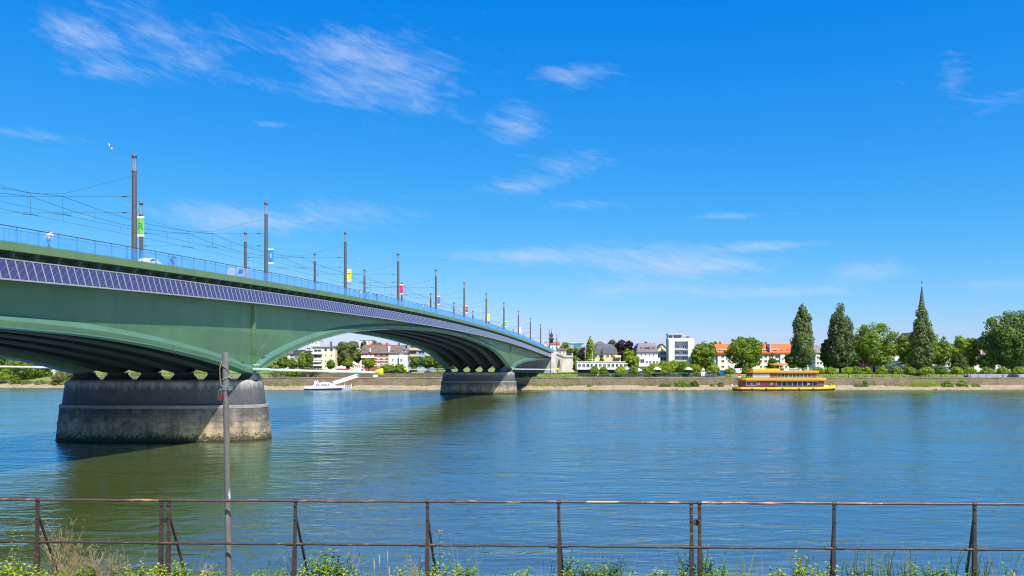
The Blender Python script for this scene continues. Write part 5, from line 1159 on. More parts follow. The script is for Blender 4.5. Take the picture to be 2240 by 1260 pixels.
    MB().mat('red_paint').add([(-20.2, -2.25, 6.0), (-19.0, -2.5, 6.2), (-18.9, -2.5, 7.3), (-20.35, -2.25, 7.3)], [(0, 1, 2, 3)]).build('flag_red', f); MB().mat('white_cloth').add([(-20.1, -2.3, 5.6), (-19.0, -2.52, 5.7), (-19.0, -2.52, 6.2), (-20.2, -2.27, 6.0)], [(0, 1, 2, 3)]).build('flag_white', f)
    m = MB().mat('white_cloth').loft([[(x, s*1.4, z) for s, z in ((-1, 1.6), (1, 1.6), (.7, h_), (-.7, h_))] for x, h_ in ((14.8, 1.9), (16, 2.3), (18, 2.2), (19, 2.0))]); m.build('foredeck_cover', t)
    m = MB().mat('white_paint').tube([(-21.6, 0, 1.5), (-22.3, 0, 2.6), (-22.6, 0, 2.4)], .14, 6); m.build('stern_davit', t)
    m = MB().mat('ship_yellow')
    for x in (20.0, 17.2): m.tube([(x, -1, 2.0), (x, -1, 2.75)], .14, 6)
    m.build('bollards', t)
    m = MB().mat('steel_grey'); m.tube([(1.5, 0, 11.2), (9, 0, 9.2)], .02, 4); m.build('signal_line', t)
    for y in (-4.55, 4.55):
        m = MB().mat('trim_white')
        for x in range(-17, 16): m.tube([(x, y*.97, 5.1), (x, y*.97, 6.15)], .02, 4)
        for z in (5.6, 6.15): m.tube([(-17, y*.97, z), (15, y*.97, z)], .022, 4)
        m.build('upper_deck_rail', t)
    m = MB().mat('steel_grey')
    for x in range(12, 21): m.tube([(x, -plan(x)*.96, sheer(x)), (x, -plan(x)*.96, sheer(x)+.9)], .03, 4)
    m.tube([(x, -plan(x)*.96, sheer(x)+.9) for x in range(12, 21)], .03, 4); m.build('foredeck_rail', t)
    for x in (-15, -9, -2, 5, 11): MB().mat('rubber').loft([[(x+r_*math.cos(a*math.pi/6), -4.75+dy, .75+r_*math.sin(a*math.pi/6)) for a in range(12)] for dy, r_ in ((-.16, .22), (-.12, .38), (.02, .38), (.03, .3))]).build('tyre_fender', t)
    for x in (-12, -6.5, 9.5): MB().mat('white_paint').tube([(x+.35*math.cos(a*.524), -3.95 if x < 9 else -3.95, 3.0+.35*math.sin(a*.524)) for a in range(13)], .08, 6).build('lifebuoy', t)
    for x0, x1 in ((-20.5, -27), (20.5, 29)): MB().mat('wire_black').tube([(x0, 2, 2.0), ((x0+x1)/2, 7.5, 2.2), (x1, 16, 4.9)], .035, 4).build('mooring_line', t)
    m = MB().mat('ship_maroon').box(-9.5, -2, 8.62, -5.2, 2, 9.35); m.box(3, -2, 8.62, 6, 2, 9.2); m.build('deck_seating', t)
excursion_ship()

def patrol_boat():
    Y = 356.5; t = thing('patrol_boat', 'white patrol boat with dark navy hull moored below the quay', 'boat', (PX(708, Y), Y, 0))
    st = [(-8.5, .6), (-8.1, 1.5), (-6, 2.2), (0, 2.3), (4, 2.0), (7, 1.2), (8.7, .12)]
    zt = lambda x: 1.0+.35*max(0, (x+3)/11)**1.6
    m = MB().mat('navy'); m.loft([[(x-(.7 if x > 8 and k == 0 else 0), s*b*(.75 if k == 0 else 1), z) for s, k, z in ((-1, 0, -.5), (1, 0, -.5), (1, 1, zt(x)-.2), (-1, 1, zt(x)-.2))] for x, b in st]); m.build('hull', t)
    m = MB().mat('white_paint'); m.loft([[(x, s*(b+.04), z) for s, z in ((-1, zt(x)-.2), (1, zt(x)-.2), (1, zt(x)+.55), (-1, zt(x)+.55))] for x, b in st[1:]]); m.build('bulwark', t)
    c = MB().mat('white_paint'); c.prism([(-4.7, 1.3), (5.4, 1.4), (4.2, 2.2), (2.7, 2.75), (-3.2, 2.85), (-4.2, 2.2)], 'y', -1.75, 1.75); c = c.build('cabin', t)
    for k, x in enumerate((-2.6, -1.7, -.3, .6, 1.5, 2.6)): link('cabin_window', window_mesh(.62, .36, 'navy', 'window_glass', False), c, (x, -1.755, 2.3))
    w = MB().mat('white_paint'); w.prism([(-1.4, 2.8), (3.4, 2.8), (2.7, 3.2), (2.2, 3.55), (-.6, 3.6), (-1.2, 3.2)], 'y', -1.3, 1.3); w = w.build('wheelhouse', t)
    for x in (-.2, .75, 1.6): link('wheelhouse_window', window_mesh(.55, .3, 'white_paint', 'window_glass', False), w, (x, -1.305, 3.25))
    m = MB().mat('white_paint'); m.prism([(-4.2, 2.2), (-2.9, 2.8), (-3.5, 4.4), (-3.9, 4.4)], 'y', -.35, .35); m.prism([(-2.3, 2.8), (-1.7, 2.8), (-2.7, 4.3), (-3.0, 4.3)], 'y', -.2, .2); m.build('mast', t)
    m = MB().mat('navy'); m.box(-3.95, -.6, 4.2, -3.45, .6, 4.45); m.build('radar', t)
    m = MB().mat('shirt_dark')
    for k in range(5): m.tube([(-8+k*.9, -1.6, 1.5), (-8+k*.9, -1.6, 2.2)], .03, 4)
    m.tube([(-8, -1.6, 2.2), (-4.4, -1.6, 2.2)], .035, 4); m.build('stern_rail', t)
    MB().mat('red_paint').box(-2.9, -2.36, 1.25, -2.4, -2.30, 1.7).build('lifebuoy', t)
    # pontoon and gangway
    p = thing('pontoon', 'grey floating pontoon with white railings right of the patrol boat', 'pontoon', (PX(760, 358), 358, 0))
    MB().mat('steel_grey').box(-1.9, -2, -.4, 1.9, 2, .75).build('float', p); m = MB().mat('white_paint')
    for x in (-1.8, -.9, 0, .9, 1.8): m.tube([(x, -1.9, .75), (x, -1.9, 1.95)], .05, 5)
    for z in (1.35, 1.95): m.tube([(-1.8, -1.9, z), (1.8, -1.9, z)], .05, 5)
    m.build('railing', p)
    for s in (-1, 1): MB().mat('white_paint').tube([(1.5*s, 1.5, -1), (1.5*s, 1.5, 2.8)], .12, 8).build('pile', p)
    a = Vector((PX(728, 360), 360, PZ(842, 360))); b = Vector((PX(781, 369), 369.5, PZ(825, 369))); g = thing('gangway', 'white trussed gangway rising from the pontoon to the quay', 'gangway', a); d = b-a
    sd = Vector((d.y, -d.x, 0)).normalized()*.7
    MB().mat('steel_grey').loft([[q-sd, q+sd, q+sd+Vector((0, 0, .12)), q-sd+Vector((0, 0, .12))] for q in (Vector((0, 0, 0)), d)]).build('walkway', g)
    for s in (-1, 1):
        m = MB().mat('white_paint'); o = sd*s; up = Vector((0, 0, 1.25)); m.tube([o+up, d+o+up], .10, 6); m.tube([o+up*.5, d+o+up*.5], .05, 5); m.tube([o+Vector((0, 0, .1)), d+o+Vector((0, 0, .1))], .13, 6); n = 10
        for k in range(n+1):
            q = d*(k/n)+o; m.tube([q, q+up], .045, 5)
            if k < n: m.tube([q+up*(k % 2), d*((k+1)/n)+o+up*((k+1) % 2)], .035, 4)
        m.build('truss', g)
patrol_boat()

# ------------------------------------------------------------------ vehicles
def car_proto(kind, paint):
    """local x forwards; body lofted from a side profile, wheels, glass"""
    t = thing('parked_car', '', 'car')
    if kind == 'van': prof = [(-2.6, .35), (-2.65, 1.2), (-2.55, 2.25), (-2.3, 2.4), (.9, 2.4), (1.3, 2.2), (1.85, 1.35), (2.55, 1.1), (2.65, .7), (2.6, .35)]; top = (-2.45, 1.25)
    else: prof = [(-2.1, .35), (-2.2, .75), (-2.05, .95), (-1.75, 1.0), (-1.2, 1.40), (-.6, 1.48), (.2, 1.45), (.95, 1.02), (1.9, .88), (2.15, .7), (2.15, .35)]; top = None
    w = .86 if kind != 'van' else .98
    m = MB().mat(paint); n = len(prof)
    secs = []
    for y, k in ((-w, .90), (-w*.97, 1), (w*.97, 1), (w, .90)): secs.append([(x*(1 if k == 1 else .985), y*(1 if z < 1.0 else .87), .35+(z-.35)*(1 if k == 1 else .965)) for x, z in prof])
    m.loft(secs, smooth=False); m.build('body', t)
    g = MB().mat('window_glass'); s = [(-1.55, 1.03), (-1.12, 1.34), (.15, 1.38), (.72, 1.05)] if kind != 'van' else [(.15, 1.42), (.15, 2.1), (1.15, 2.08), (1.62, 1.42)]
    yy = w*.885
    g.prism(s, 'y', -yy, yy); g.build('side_windows', t)
    for x in ((-1.35, 1.3) if kind != 'van' else (-1.7, 1.7)):
        for y in (-w*.9, w*.9):
            m = MB().mat('rubber'); m.loft([[(x+r_*math.cos(a*math.pi/8), y+dy, .33+r_*math.sin(a*math.pi/8)) for a in range(16)] for dy, r_ in ((-.1, .30), (-.07, .33), (.07, .33), (.1, .30))]); wh = m.build('wheel', t)
            m = MB().mat('chrome'); sg = -1 if y < 0 else 1; m.loft([[(x+.2*math.cos(a*math.pi/6), y+dy, .33+.2*math.sin(a*math.pi/6)) for a in range(12)] for dy in (sg*.10, sg*.115)]); m.build('rim', wh)
    for y in (-.6, .6):
        MB().mat('white_cloth').box((2.14 if kind != 'van' else 2.6), y-.16, .62, (2.19 if kind != 'van' else 2.66), y+.16, .78).build('headlight', t); MB().mat('red_paint').box((-2.24 if kind != 'van' else -2.68), y-.12, .7, (-2.18 if kind != 'van' else -2.6), y+.12, .9).build('tail_light', t)
    return t
def vehicles():
    br = math.atan2(1, SK)
    def on_bridge(a, Y, dz=-.11): return (bx(a, Y), Y, deck(Y)+dz)
    c = car_proto('car', 'white_paint'); Yc = 91.2; c.location = on_bridge(61.4, 98.0, .0); c.rotation_euler = (0, 0, br+math.pi); c.scale = (1.0, 1.0, 1.05); c.name = 'car'; c['label'] = 'white car on the bridge roadway beside the first lamp post'
    v = car_proto('van', 'wall_blue_grey'); v.location = on_bridge(61.2, 118.5); v.rotation_euler = (0, 0, br+math.pi); v.name = 'van'; v['label'] = 'blue-grey van on the bridge left of the second lamp post'; v['category'] = 'van'
    d = car_proto('car', 'navy'); d.location = (PX(938, 394), 394, 7.0); d.rotation_euler = (0, 0, .05); d['label'] = 'dark blue parked car left of the farther pier'
    w = car_proto('van', 'white_paint'); w.location = (PX(1546, 384.5), 384.5, 5.36); w.rotation_euler = (0, 0, -.2); w.name = 'van'; w['label'] = 'white van parked on the promenade right of the beer garden'; w['category'] = 'van'
    G = 'cars parked along the far riverside street'
    for k, (px, Y, lab, src) in enumerate(((672, 394, 'dark blue car parked left of the cream flats', d), (700, 394.5, 'white van parked in front of the cream flats', w), (790, 394, 'pale van parked right of the red and white trailer', w), (1617, 394, 'white van parked behind the ship\'s stern', w), (622, 395, 'white van parked right of the nearer pier', w), (643, 395, 'dark car parked between shrubs right of the nearer pier', d))):
        clone(src, (PX(px, Y), Y, 6.95), .03*k, lab, G)
    # red and white market trailer
    Y = 391; t = thing('sales_trailer', 'red and white sales trailer on the street under the arch', 'trailer', (PX(749, Y), Y, 7.0)); t.scale = (1.08, 1, 1.25)
    MB().mat('red_paint').box(-2.5, 0, .2, 2.5, 2.2, 1.9).build('body', t); MB().mat('white_paint').box(-2.55, -.05, 1.902, 1.2, 2.25, 2.7).build('roof', t); MB().mat('white_cloth').box(-2.52, -.03, .95, 2.52, -.002, 1.25).build('stripe', t)
    for x in (-1.2, 1.2): MB().mat('rubber').loft([[(x+.3*math.cos(a*math.pi/6), .1+dy, .1+.3*math.sin(a*math.pi/6)) for a in range(12)] for dy in (0, .2)]).build('wheel', t)
    c = thing('container', 'blue container standing right of the clipped trees', 'container', (PX(1581, 388), 388, 6.0)); MB().mat('blue_paint').box(-1.4, 0, 0, 1.4, 2.4, 2.6).build('body', c)
    for k in range(6): MB().mat('blue_paint').box(-1.3+k*.46, -.06, .12, -1.08+k*.46, -.001, 2.5).build('rib', c)
vehicles()

# parasols and tents of the beer garden
def parasols():
    for px, py, w, Y, lab in ((1437, 806, 19, 386, 'white parasol at the left of the beer garden'), (1505, 806, 19, 386, 'white parasol at the right of the beer garden'), (1398, 809, 14, 388, 'small white parasol under the villa canopy')):
        R0 = w/F*Y/2; zc = PZ(py, Y); t = thing('parasol', lab, 'parasol', (PX(px, Y), Y, 5.4)); z = zc-5.4
        MB().mat('white_cloth').loft([[(r_*math.cos(a*math.pi/4+.39), r_*math.sin(a*math.pi/4+.39), z+h_) for a in range(8)] for r_, h_ in ((.04, .75), (R0*.55, .25), (R0, -.35), (R0, -.55))], cap=False).build('canopy', t)
        MB().mat('steel_grey').tube([(0, 0, 0), (0, 0, z+.75)], .05, 6).build('pole', t)
parasols()

# ------------------------------------------------------------------ people
POSES = {
 'walk': dict(pel=(0, 0, .95), chest=(.03, 0, 1.32), neck=(.04, 0, 1.5), head=(.06, 0, 1.62), top=(.06, 0, 1.74),
              sh=.19, el=[(-.12, .25, 1.12), (.16, -.25, 1.12)], ha=[(-.02, .27, .88), (.33, -.24, .95)], kn=[(.20, .10, .52), (-.06, -.10, .50)], an=[(.26, .10, .10), (-.30, -.10, .14)], to=[(.42, .10, .05), (-.18, -.10, .04)]),
 'stand': dict(pel=(0, 0, .95), chest=(0, 0, 1.33), neck=(0, 0, 1.5), head=(.02, 0, 1.62), top=(.02, 0, 1.74),
              sh=.19, el=[(-.03, .27, 1.1), (-.03, -.27, 1.1)], ha=[(.05, .27, .86), (.1, -.25, .87)], kn=[(.02, .11, .5), (.02, -.11, .5)], an=[(0, .12, .09), (0, -.12, .09)], to=[(.16, .14, .04), (.16, -.14, .04)]),
 'cycle': dict(pel=(-.22, 0, 1.02), chest=(.10, 0, 1.38), neck=(.20, 0, 1.52), head=(.27, 0, 1.62), top=(.28, 0, 1.74),
              sh=.18, el=[(.33, .24, 1.18), (.33, -.24, 1.18)], ha=[(.52, .22, 1.05), (.52, -.22, 1.05)], kn=[(.22, .11, .82), (.12, -.11, .62)], an=[(.06, .11, .46), (-.05, -.11, .20)], to=[(.20, .11, .40), (.10, -.11, .15)]),
}
def body_mesh(pose, shirt, legs, hair='hair_dark'):
    p = POSES[pose]; V = []; E = []; RAD = []; tags = []
    def v(c, r): V.append(Vector(c)); RAD.append(r); return len(V)-1
    def e(a, b, tag): E.append((a, b)); tags.append(tag)
    pel = v(p['pel'], .150); mid = v((Vector(p['pel'])+Vector(p['chest']))/2, .135); ch = v(p['chest'], .155); nk = v(p['neck'], .055); hd = v(p['head'], .098); tp = v(p['top'], .075)
    e(pel, mid, shirt); e(mid, ch, shirt); e(ch, nk, shirt); e(nk, hd, 'skin'); e(hd, tp, hair)
    nose = v(Vector(p['head'])+Vector((.115, 0, -.02)), .018); e(hd, nose, 'skin')
    for i, s in enumerate((1, -1)):
        sh = v(Vector(p['chest'])+Vector((0, s*p['sh'], .09)), .068); el = v(p['el'][i], .046); wr = v(Vector(p['ha'][i])*.9+Vector(p['el'][i])*.1, .032); ha = v(Vector(p['ha'][i])+(Vector(p['ha'][i])-Vector(p['el'][i])).normalized()*.07, .036)
        e(ch, sh, shirt); e(sh, el, shirt); e(el, wr, 'skin'); e(wr, ha, 'skin')
        hp = v(Vector(p['pel'])+Vector((0, s*.10, -.06)), .098); kn = v(p['kn'][i], .062); an = v(p['an'][i], .042); to = v(p['to'][i], .040)
        e(pel, hp, legs); e(hp, kn, legs); e(kn, an, legs); e(an, to, 'shoe_dark')
    me = bpy.data.meshes.new('body'); me.from_pydata(V, E, []); o = bpy.data.objects.new('body_tmp', me); COL.objects.link(o)
    md = o.modifiers.new('skin', 'SKIN'); md.use_smooth_shade = True
    for i, sv in enumerate(me.skin_vertices[0].data): sv.radius = (RAD[i], RAD[i]*(1.15 if i in (0, 1, 2) else 1)); sv.use_root = (i == 0)
    s2 = o.modifiers.new('sub', 'SUBSURF'); s2.levels = 1; s2.render_levels = 1
    bpy.context.view_layer.update(); out = bpy.data.meshes.new_from_object(o.evaluated_get(bpy.context.evaluated_depsgraph_get())); bpy.data.objects.remove(o)
    out.materials.clear(); names = []
    for tg in tags:
        if tg not in names: names.append(tg); out.materials.append(M[tg])
    for f in out.polygons:
        c = f.center; best = None
        for (a, b), tg in zip(E, tags):
            d = V[b]-V[a]; u = max(0, min(1, (c-V[a]).dot(d)/d.length_squared)); q = (V[a]+d*u-c).length-.6*(RAD[a]*(1-u)+RAD[b]*u)
            if best is None or q < best[0]: best = (q, tg)
        tg = best[1]
        if tg == 'skin' and c.z > p['head'][2]-.02 and c.x < p['head'][0]+.02: tg = hair if hair in names else tg
        f.material_index = names.index(tg); f.use_smooth = True
    return out
BM = {}
def person(pose, shirt, legs, loc, rz, label, group=None, sc=1.0):
    k = (pose, shirt, legs)
    if k not in BM: BM[k] = body_mesh(pose, shirt, legs)
    t = thing('person', label, 'person', loc, rz, group); link('body', BM[k], t, (0, 0, 0), 0, (sc, sc, sc)); return t
def people():
    br = math.atan2(1, SK)
    def B(px, a, dz=.0):
        Y = a*F/(CX+SK*F-px); return (bx(a, Y), Y, deck(Y)+dz)
    p = person('walk', 'shirt_white', 'jeans', B(107, 55.9), br+math.pi, 'person in white top and jeans walking on the bridge at the left')
    l = p.location; b = thing('shoulder_bag', 'white bag on the shoulder of the walker on the bridge', 'bag', (l.x+.22, l.y+.05, l.z+1.2))
    MB().mat('white_cloth').loft([[(r_*math.cos(a*math.pi/5)*1.0, r_*math.sin(a*math.pi/5)*.7, z) for a in range(10)] for r_, z in ((.08, 0), (.17, .08), (.18, .22), (.12, .33), (.04, .36))], smooth=True).build('pouch', b); MB().mat('white_cloth').tube([(0, 0, .32), (-.15, .02, .40), (-.22, 0, .28)], .02, 5).build('strap', b)
    c = B(377, 56.6); person('cycle', 'shirt_dark', 'shirt_dark', c, br, 'cyclist in dark clothes riding across the bridge')
    t = thing('bicycle', 'dark bicycle under the cyclist on the bridge', 'bicycle', c, br)
    for x in (-.52, .55):
        n = 24; m = MB().mat('rubber'); m.loft([[((x+r_*math.cos(a*2*math.pi/n)), y, .34+r_*math.sin(a*2*math.pi/n)) for a in range(n)] for y, r_ in ((-.02, .32), (0, .35), (.02, .32))], cap=False); w = m.build('wheel', t)
        m = MB().mat('chrome')
        for a in range(8): m.tube([(x, 0, .34), (x+.32*math.cos(a*.785), 0, .34+.32*math.sin(a*.785))], .006, 3)
        m.build('spokes', w)
    m = MB().mat('shirt_red'); 
    for a, b_ in (((-.52, .34), (-.05, .30)), ((-.05, .30), (-.22, .86)), ((-.52, .34), (-.2, .78)), ((-.2, .78), (.40, .80)), ((-.05, .30), (.42, .72)), ((.38, .92), (.55, .34))): m.tube([(a[0], 0, a[1]), (b_[0], 0, b_[1])], .022, 5)
    m.build('frame', t); MB().mat('rubber').tube([(.38, -.26, 1.0), (.36, 0, .98), (.38, .26, 1.0)], .018, 5).build('handlebar', t); MB().mat('rubber').loft([[(-.36, -.08, .88), (-.36, .08, .88), (-.36, .08, .93), (-.36, -.08, .93)], [(-.08, -.03, .88), (-.08, .03, .88), (-.08, .03, .92), (-.08, -.03, .92)]]).build('saddle', t)
    person('walk', 'shirt_peach', 'shirt_white', B(789, 56.2), br, 'person in pale clothes beside the walker in blue on the bridge')
    person('walk', 'shirt_blue', 'jeans', B(799, 56.0), br, 'person in bright blue shirt walking on the bridge')
    person('stand', 'shirt_dark', 'jeans', B(824, 56.0), br+math.pi, 'person in dark top right of the blue-shirted walker on the bridge')
    person('walk', 'shirt_white', 'jeans', B(926, 55.9), br+math.pi, 'person in white shirt on the far part of the bridge')
    person('stand', 'shirt_red', 'shirt_dark', B(992, 56.2), br, 'person in dark red beside a far lamp post on the bridge')
    # promenade strollers and beer-garden guests: tiny
    r = random.Random(8); cols = ['shirt_white', 'shirt_peach', 'shirt_red', 'shirt_dark', 'shirt_blue']
    spots = [(669, 386, 6.0, 'person in white standing on the slope above the patrol boat'), (709, 387, 6.2, 'person in white left of the street trees under the arch'), (1262, 375.5, 5.25, 'person in white on the quay at the foot of the abutment'), (1308, 375.5, 5.25, 'person in white on the quay below the pavilion'), (1335, 376, 5.25, 'person in white right of the middle of the pavilion'),
             (1537, 379, 5.3, 'person walking beside the white van on the promenade'), (1530, 380, 5.3, 'person walking left of the white van on the promenade'), (840, 376, 5.25, 'person sitting by the retaining wall under the arch'), (960, 377, 5.25, 'person in red near the farther pier'), (2140, 380, 5.3, 'person on the path before the low grey wall'), (2195, 380, 5.3, 'person on the path at the far right'), (1908, 379, 5.3, 'person in red on the grass right of the ship')]
    for k, (px, Y, z, lab) in enumerate(spots): person('walk' if k % 2 else 'stand', 'shirt_white' if 'white' in lab else 'shirt_red' if 'in red' in lab else cols[k % 5], 'jeans', (PX(px, Y), Y, z), r.uniform(0, 6.28), lab, 'strollers on the far promenade')
    for k in range(22):
        px = 1446+k*3.1; person('stand', cols[(k*3) % 3], 'jeans', (PX(px, 389), 387.2+r.uniform(0, 2.2), 5.62), r.uniform(0, 6.28), f'guest in the beer garden between the white parasols, {ORD[k]} from the left', 'guests in the beer garden', .95)
people()
def bench_sign():
    b = thing('white_sign', 'white sign board standing on the quay under the main span', 'sign', (PX(821, 374.5), 374.5, 5.26)); MB().mat('white_paint').box(-1.0, 0, .35, 1.0, .06, 1.25).build('board', b)
    for x in (-.8, .8): MB().mat('steel_grey').tube([(x, .08, 0), (x, .08, 1.2)], .04, 6).build('post', b)
bench_sign()

# gulls
def gull(px, py, Y, span, lab, roll):
    t = thing('gull', lab, 'bird', (PX(px, Y), Y, PZ(py, Y)), .5); t.rotation_euler = (.2, roll, .7); s = span/2
    m = MB().mat('white_paint'); m.loft([[(x*s, r_*s*math.cos(a*math.pi/4), r_*s*math.sin(a*math.pi/4)) for a in range(8)] for x, r_ in ((-.42, .01), (-.36, .04), (-.1, .095), (.12, .10), (.28, .06), (.36, .055), (.44, .02), (.5, .006))], smooth=True); 
    m.add([(-.36*s, -.03*s, 0), (-.62*s, -.10*s, .01), (-.62*s, .10*s, .01), (-.36*s, .03*s, 0)], [(0, 1, 2, 3)])
    for sg in (-1, 1):
        pts = [(.18, .05, .03), (.26, .42, .22), (.05, 1.0, .16)]; tr = [(-.14, .05, .02), (-.06, .45, .19), (-.12, 1.0, .14)]
        m.mat('steel_grey' if sg < 0 else 'white_paint'); m.loft([[(a[0]*s, sg*a[1]*s, a[2]*s), (b[0]*s, sg*b[1]*s, b[2]*s), (b[0]*s, sg*b[1]*s, b[2]*s-.02*s), (a[0]*s, sg*a[1]*s, a[2]*s-.03*s)] for a, b in zip(pts, tr)])
    m.build('body', t)
gull(241, 320, 62, 1.15, 'white gull flying left of the tall first lamp post', 1.0); gull(786, 566, 150, 1.0, 'tiny white gull above the bridge between lamp posts', .5)

# ------------------------------------------------------------------ foreground railing
def fore_railing():
    YR = 9.5; GZ = 7.25
    def wx(px): return PX(px, YR)
    def yr(x): return YR-.012*x
    def zt(px): return PZ(1095+6*px/2240, YR)
    def zm(px): return PZ(1188+12*px/2240, YR)
    bolt = MB().mat('rusty_iron').lathe([(.011, 0), (.011, .006), (.004, .010)], 8)
    bolt.v = [(x, -z, y) for x, y, z in bolt.v]; bolt = bolt.mesh('bolt')
    def post(par, o, px, strut=True, lean=0, dx=0):
        x = wx(px)+dx; y = yr(x); top = zt(px)+.012
        m = MB().mat('rusty_iron'); h = top-GZ; secs = []
        for f, w, d in ((0, .046, .04), (.36, .046, .04), (.47, .044, .036), (.58, .035, .026), (1, .035, .026)):
            z = GZ+h*f; xx = x-lean*(1-f); secs.append([(xx-w/2-o.x, y-d/2-o.y, z-o.z), (xx+w/2-o.x, y-d/2-o.y, z-o.z), (xx+w/2-o.x, y+d/2-o.y, z-o.z), (xx-w/2-o.x, y+d/2-o.y, z-o.z)])
        p = m.loft(secs).build('post', par)
        m = MB().mat('rusty_iron').tube([(x-.024-o.x, y-o.y, top-.012-o.z), (x+.024-o.x, y-o.y, top-.012-o.z)], .0215, 10); m.build('rail_collar', p)
        for dz in (-.065, -.22): link('bolt', bolt, p, (x-o.x, y-.014-o.y, top+dz-o.z))
        z = zm(px); m = MB().mat('rusty_iron')
        m.tube([(x-.11-o.x, y-.004-o.y, z-o.z), (x-.022-o.x, y-.004-o.y, z-o.z)], .0185, 10); m.tube([(x+.022-o.x, y-.004-o.y, z-o.z), (x+.11-o.x, y-.004-o.y, z-o.z)], .0185, 10); m.build('sleeve', p)
        if strut:
            m = MB().mat('rusty_iron'); a = Vector((x, y+.02, top-.20))-o; b = Vector((x+.085, y+.36, GZ-.05))-o; m.bar(a, b, .026, .018); m.build('strut', par)
    def section(px0, px1, posts, label):
        t = thing('iron_railing', label, 'railing', (wx((px0+px1)/2), yr(wx((px0+px1)/2)), GZ), group='rusty iron railing sections on the near bank'); o = Vector(t.location); r = random.Random(int(px0+5000))
        N = max(4, int((px1-px0)/40))
        def run(zf, rad, nm, mat):
            pts = []
            for i in range(N+1):
                px = px0+(px1-px0)*i/N; x = wx(px); pts.append((x-o.x, yr(x)-o.y+r.uniform(-.004, .004), zf(px)-o.z+r.uniform(-.003, .003)))
            MB().mat(mat).tube(pts, rad, 10).build(nm, t)
        run(zt, .0155, 'top_rail', 'rail_iron'); run(zm, .0135, 'mid_rail', 'rusty_iron')
        for px, s, l_ in posts: post(t, o, px, s, l_)
        return t, o
    section(-330, 349, [(-215, True, 0), (75, True, .01), (349, False, .008)], 'left section of rusty iron railing, ending at the first double post')
    t, o = section(366, 1511, [(366, True, .016), (645, True, .02), (935, True, .005), (1222, True, -.014), (1511, False, -.01)], 'long middle section of rusty iron railing between the double posts')
    t2, o2 = section(1529, 2570, [(1529, True, -.006), (1822, True, .018), (2125, True, 0), (2420, True, 0)], 'right section of rusty iron railing beyond the second double post')
    # short link between double posts
    for a, b, par, oo in ((349, 366, t, o), (1511, 1529, t2, o2)):
        m = MB().mat('rusty_iron'); y = yr(wx(a)); z = zt(a)-.235
        m.box(wx(a)-oo.x, y+.016-oo.y, z-.03-oo.z, wx(b)-oo.x, y+.05-oo.y, z+.03-oo.z); m.tube([(wx(a)-oo.x, y-oo.y, zt(a)-oo.z), (wx(b)-oo.x, y-oo.y, zt(b)-oo.z)], .015, 8); m.build('link_plate', par)
    # grey pipe standing behind the railing, with clamp, rope and red padlock
    Yp = 9.66; x0, x1 = PX(500.5, Yp), PX(493, Yp); zt_ = PZ(771, Yp); p = thing('grey_pipe', 'slightly leaning grey steel pipe standing behind the railing', 'pipe', (x0, Yp, GZ)); ln = (x1-x0)
    H = zt_-GZ; X = lambda z: ln*z/H
    m = MB().mat('grey_pipe'); m.tube([(X(-.4), 0, -.4), (X(H*.84), 0, H*.84)], .034, 20); m.build('lower_tube', p)
    m = MB().mat('grey_pipe'); m.tube([(X(H*.835), 0, H*.835), (X(H-.01), 0, H-.01), (X(H), 0, H)], [.0365, .0365, .033], 20); m.build('upper_tube', p)
    zc = PZ(848, Yp)-GZ; m = MB().mat('chrome').tube([(X(zc), 0, zc-.025), (X(zc), 0, zc+.03)], .042, 18); m.box(X(zc)+.04, -.06, zc-.03, X(zc)+.085, .0, zc+.02); m.build('clamp', p)
    m = MB().mat('dry_grass'); r = random.Random(2); pts = []
    for i in range(40): a = i*.62; z = zc+.03+i*.0105; pts.append((X(z)+.052*math.cos(a), .052*math.sin(a), z))
    m.tube(pts[:14:1], .004, 5); m.tube([(X(zc)-.045, -.02, zc+.30), (X(zc)-.062, -.03, zc+.22), (X(zc)-.058, -.03, zc+.1), (X(zc)-.05, -.02, zc+.02)], .006, 5); m.tube([(X(zc+.25)+.046*math.cos(q), -.0465*math.sin(q), zc+.18+.14*q/3.14) for q in [i*.3 for i in range(11)]], .004, 5); m.build('rope', p)
    k = thing('padlock', 'red padlock hanging from the clamp of the grey pipe', 'padlock', (x0+X(zc)-.052, Yp-.045, GZ+zc-.145)); MB().mat('lock_red').prism([(-.025, 0), (.025, 0), (.027, .06), (.02, .07), (-.02, .07), (-.027, .06)], 'y', -.012, .012).build('body', k)
    MB().mat('chrome').tube([(-.016, 0, .065), (-.016, 0, .105), (-.01, 0, .122), (.0, 0, .128), (.01, 0, .122), (.016, 0, .105), (.016, 0, .065)], .005, 6).build('shackle', k)
fore_railing()

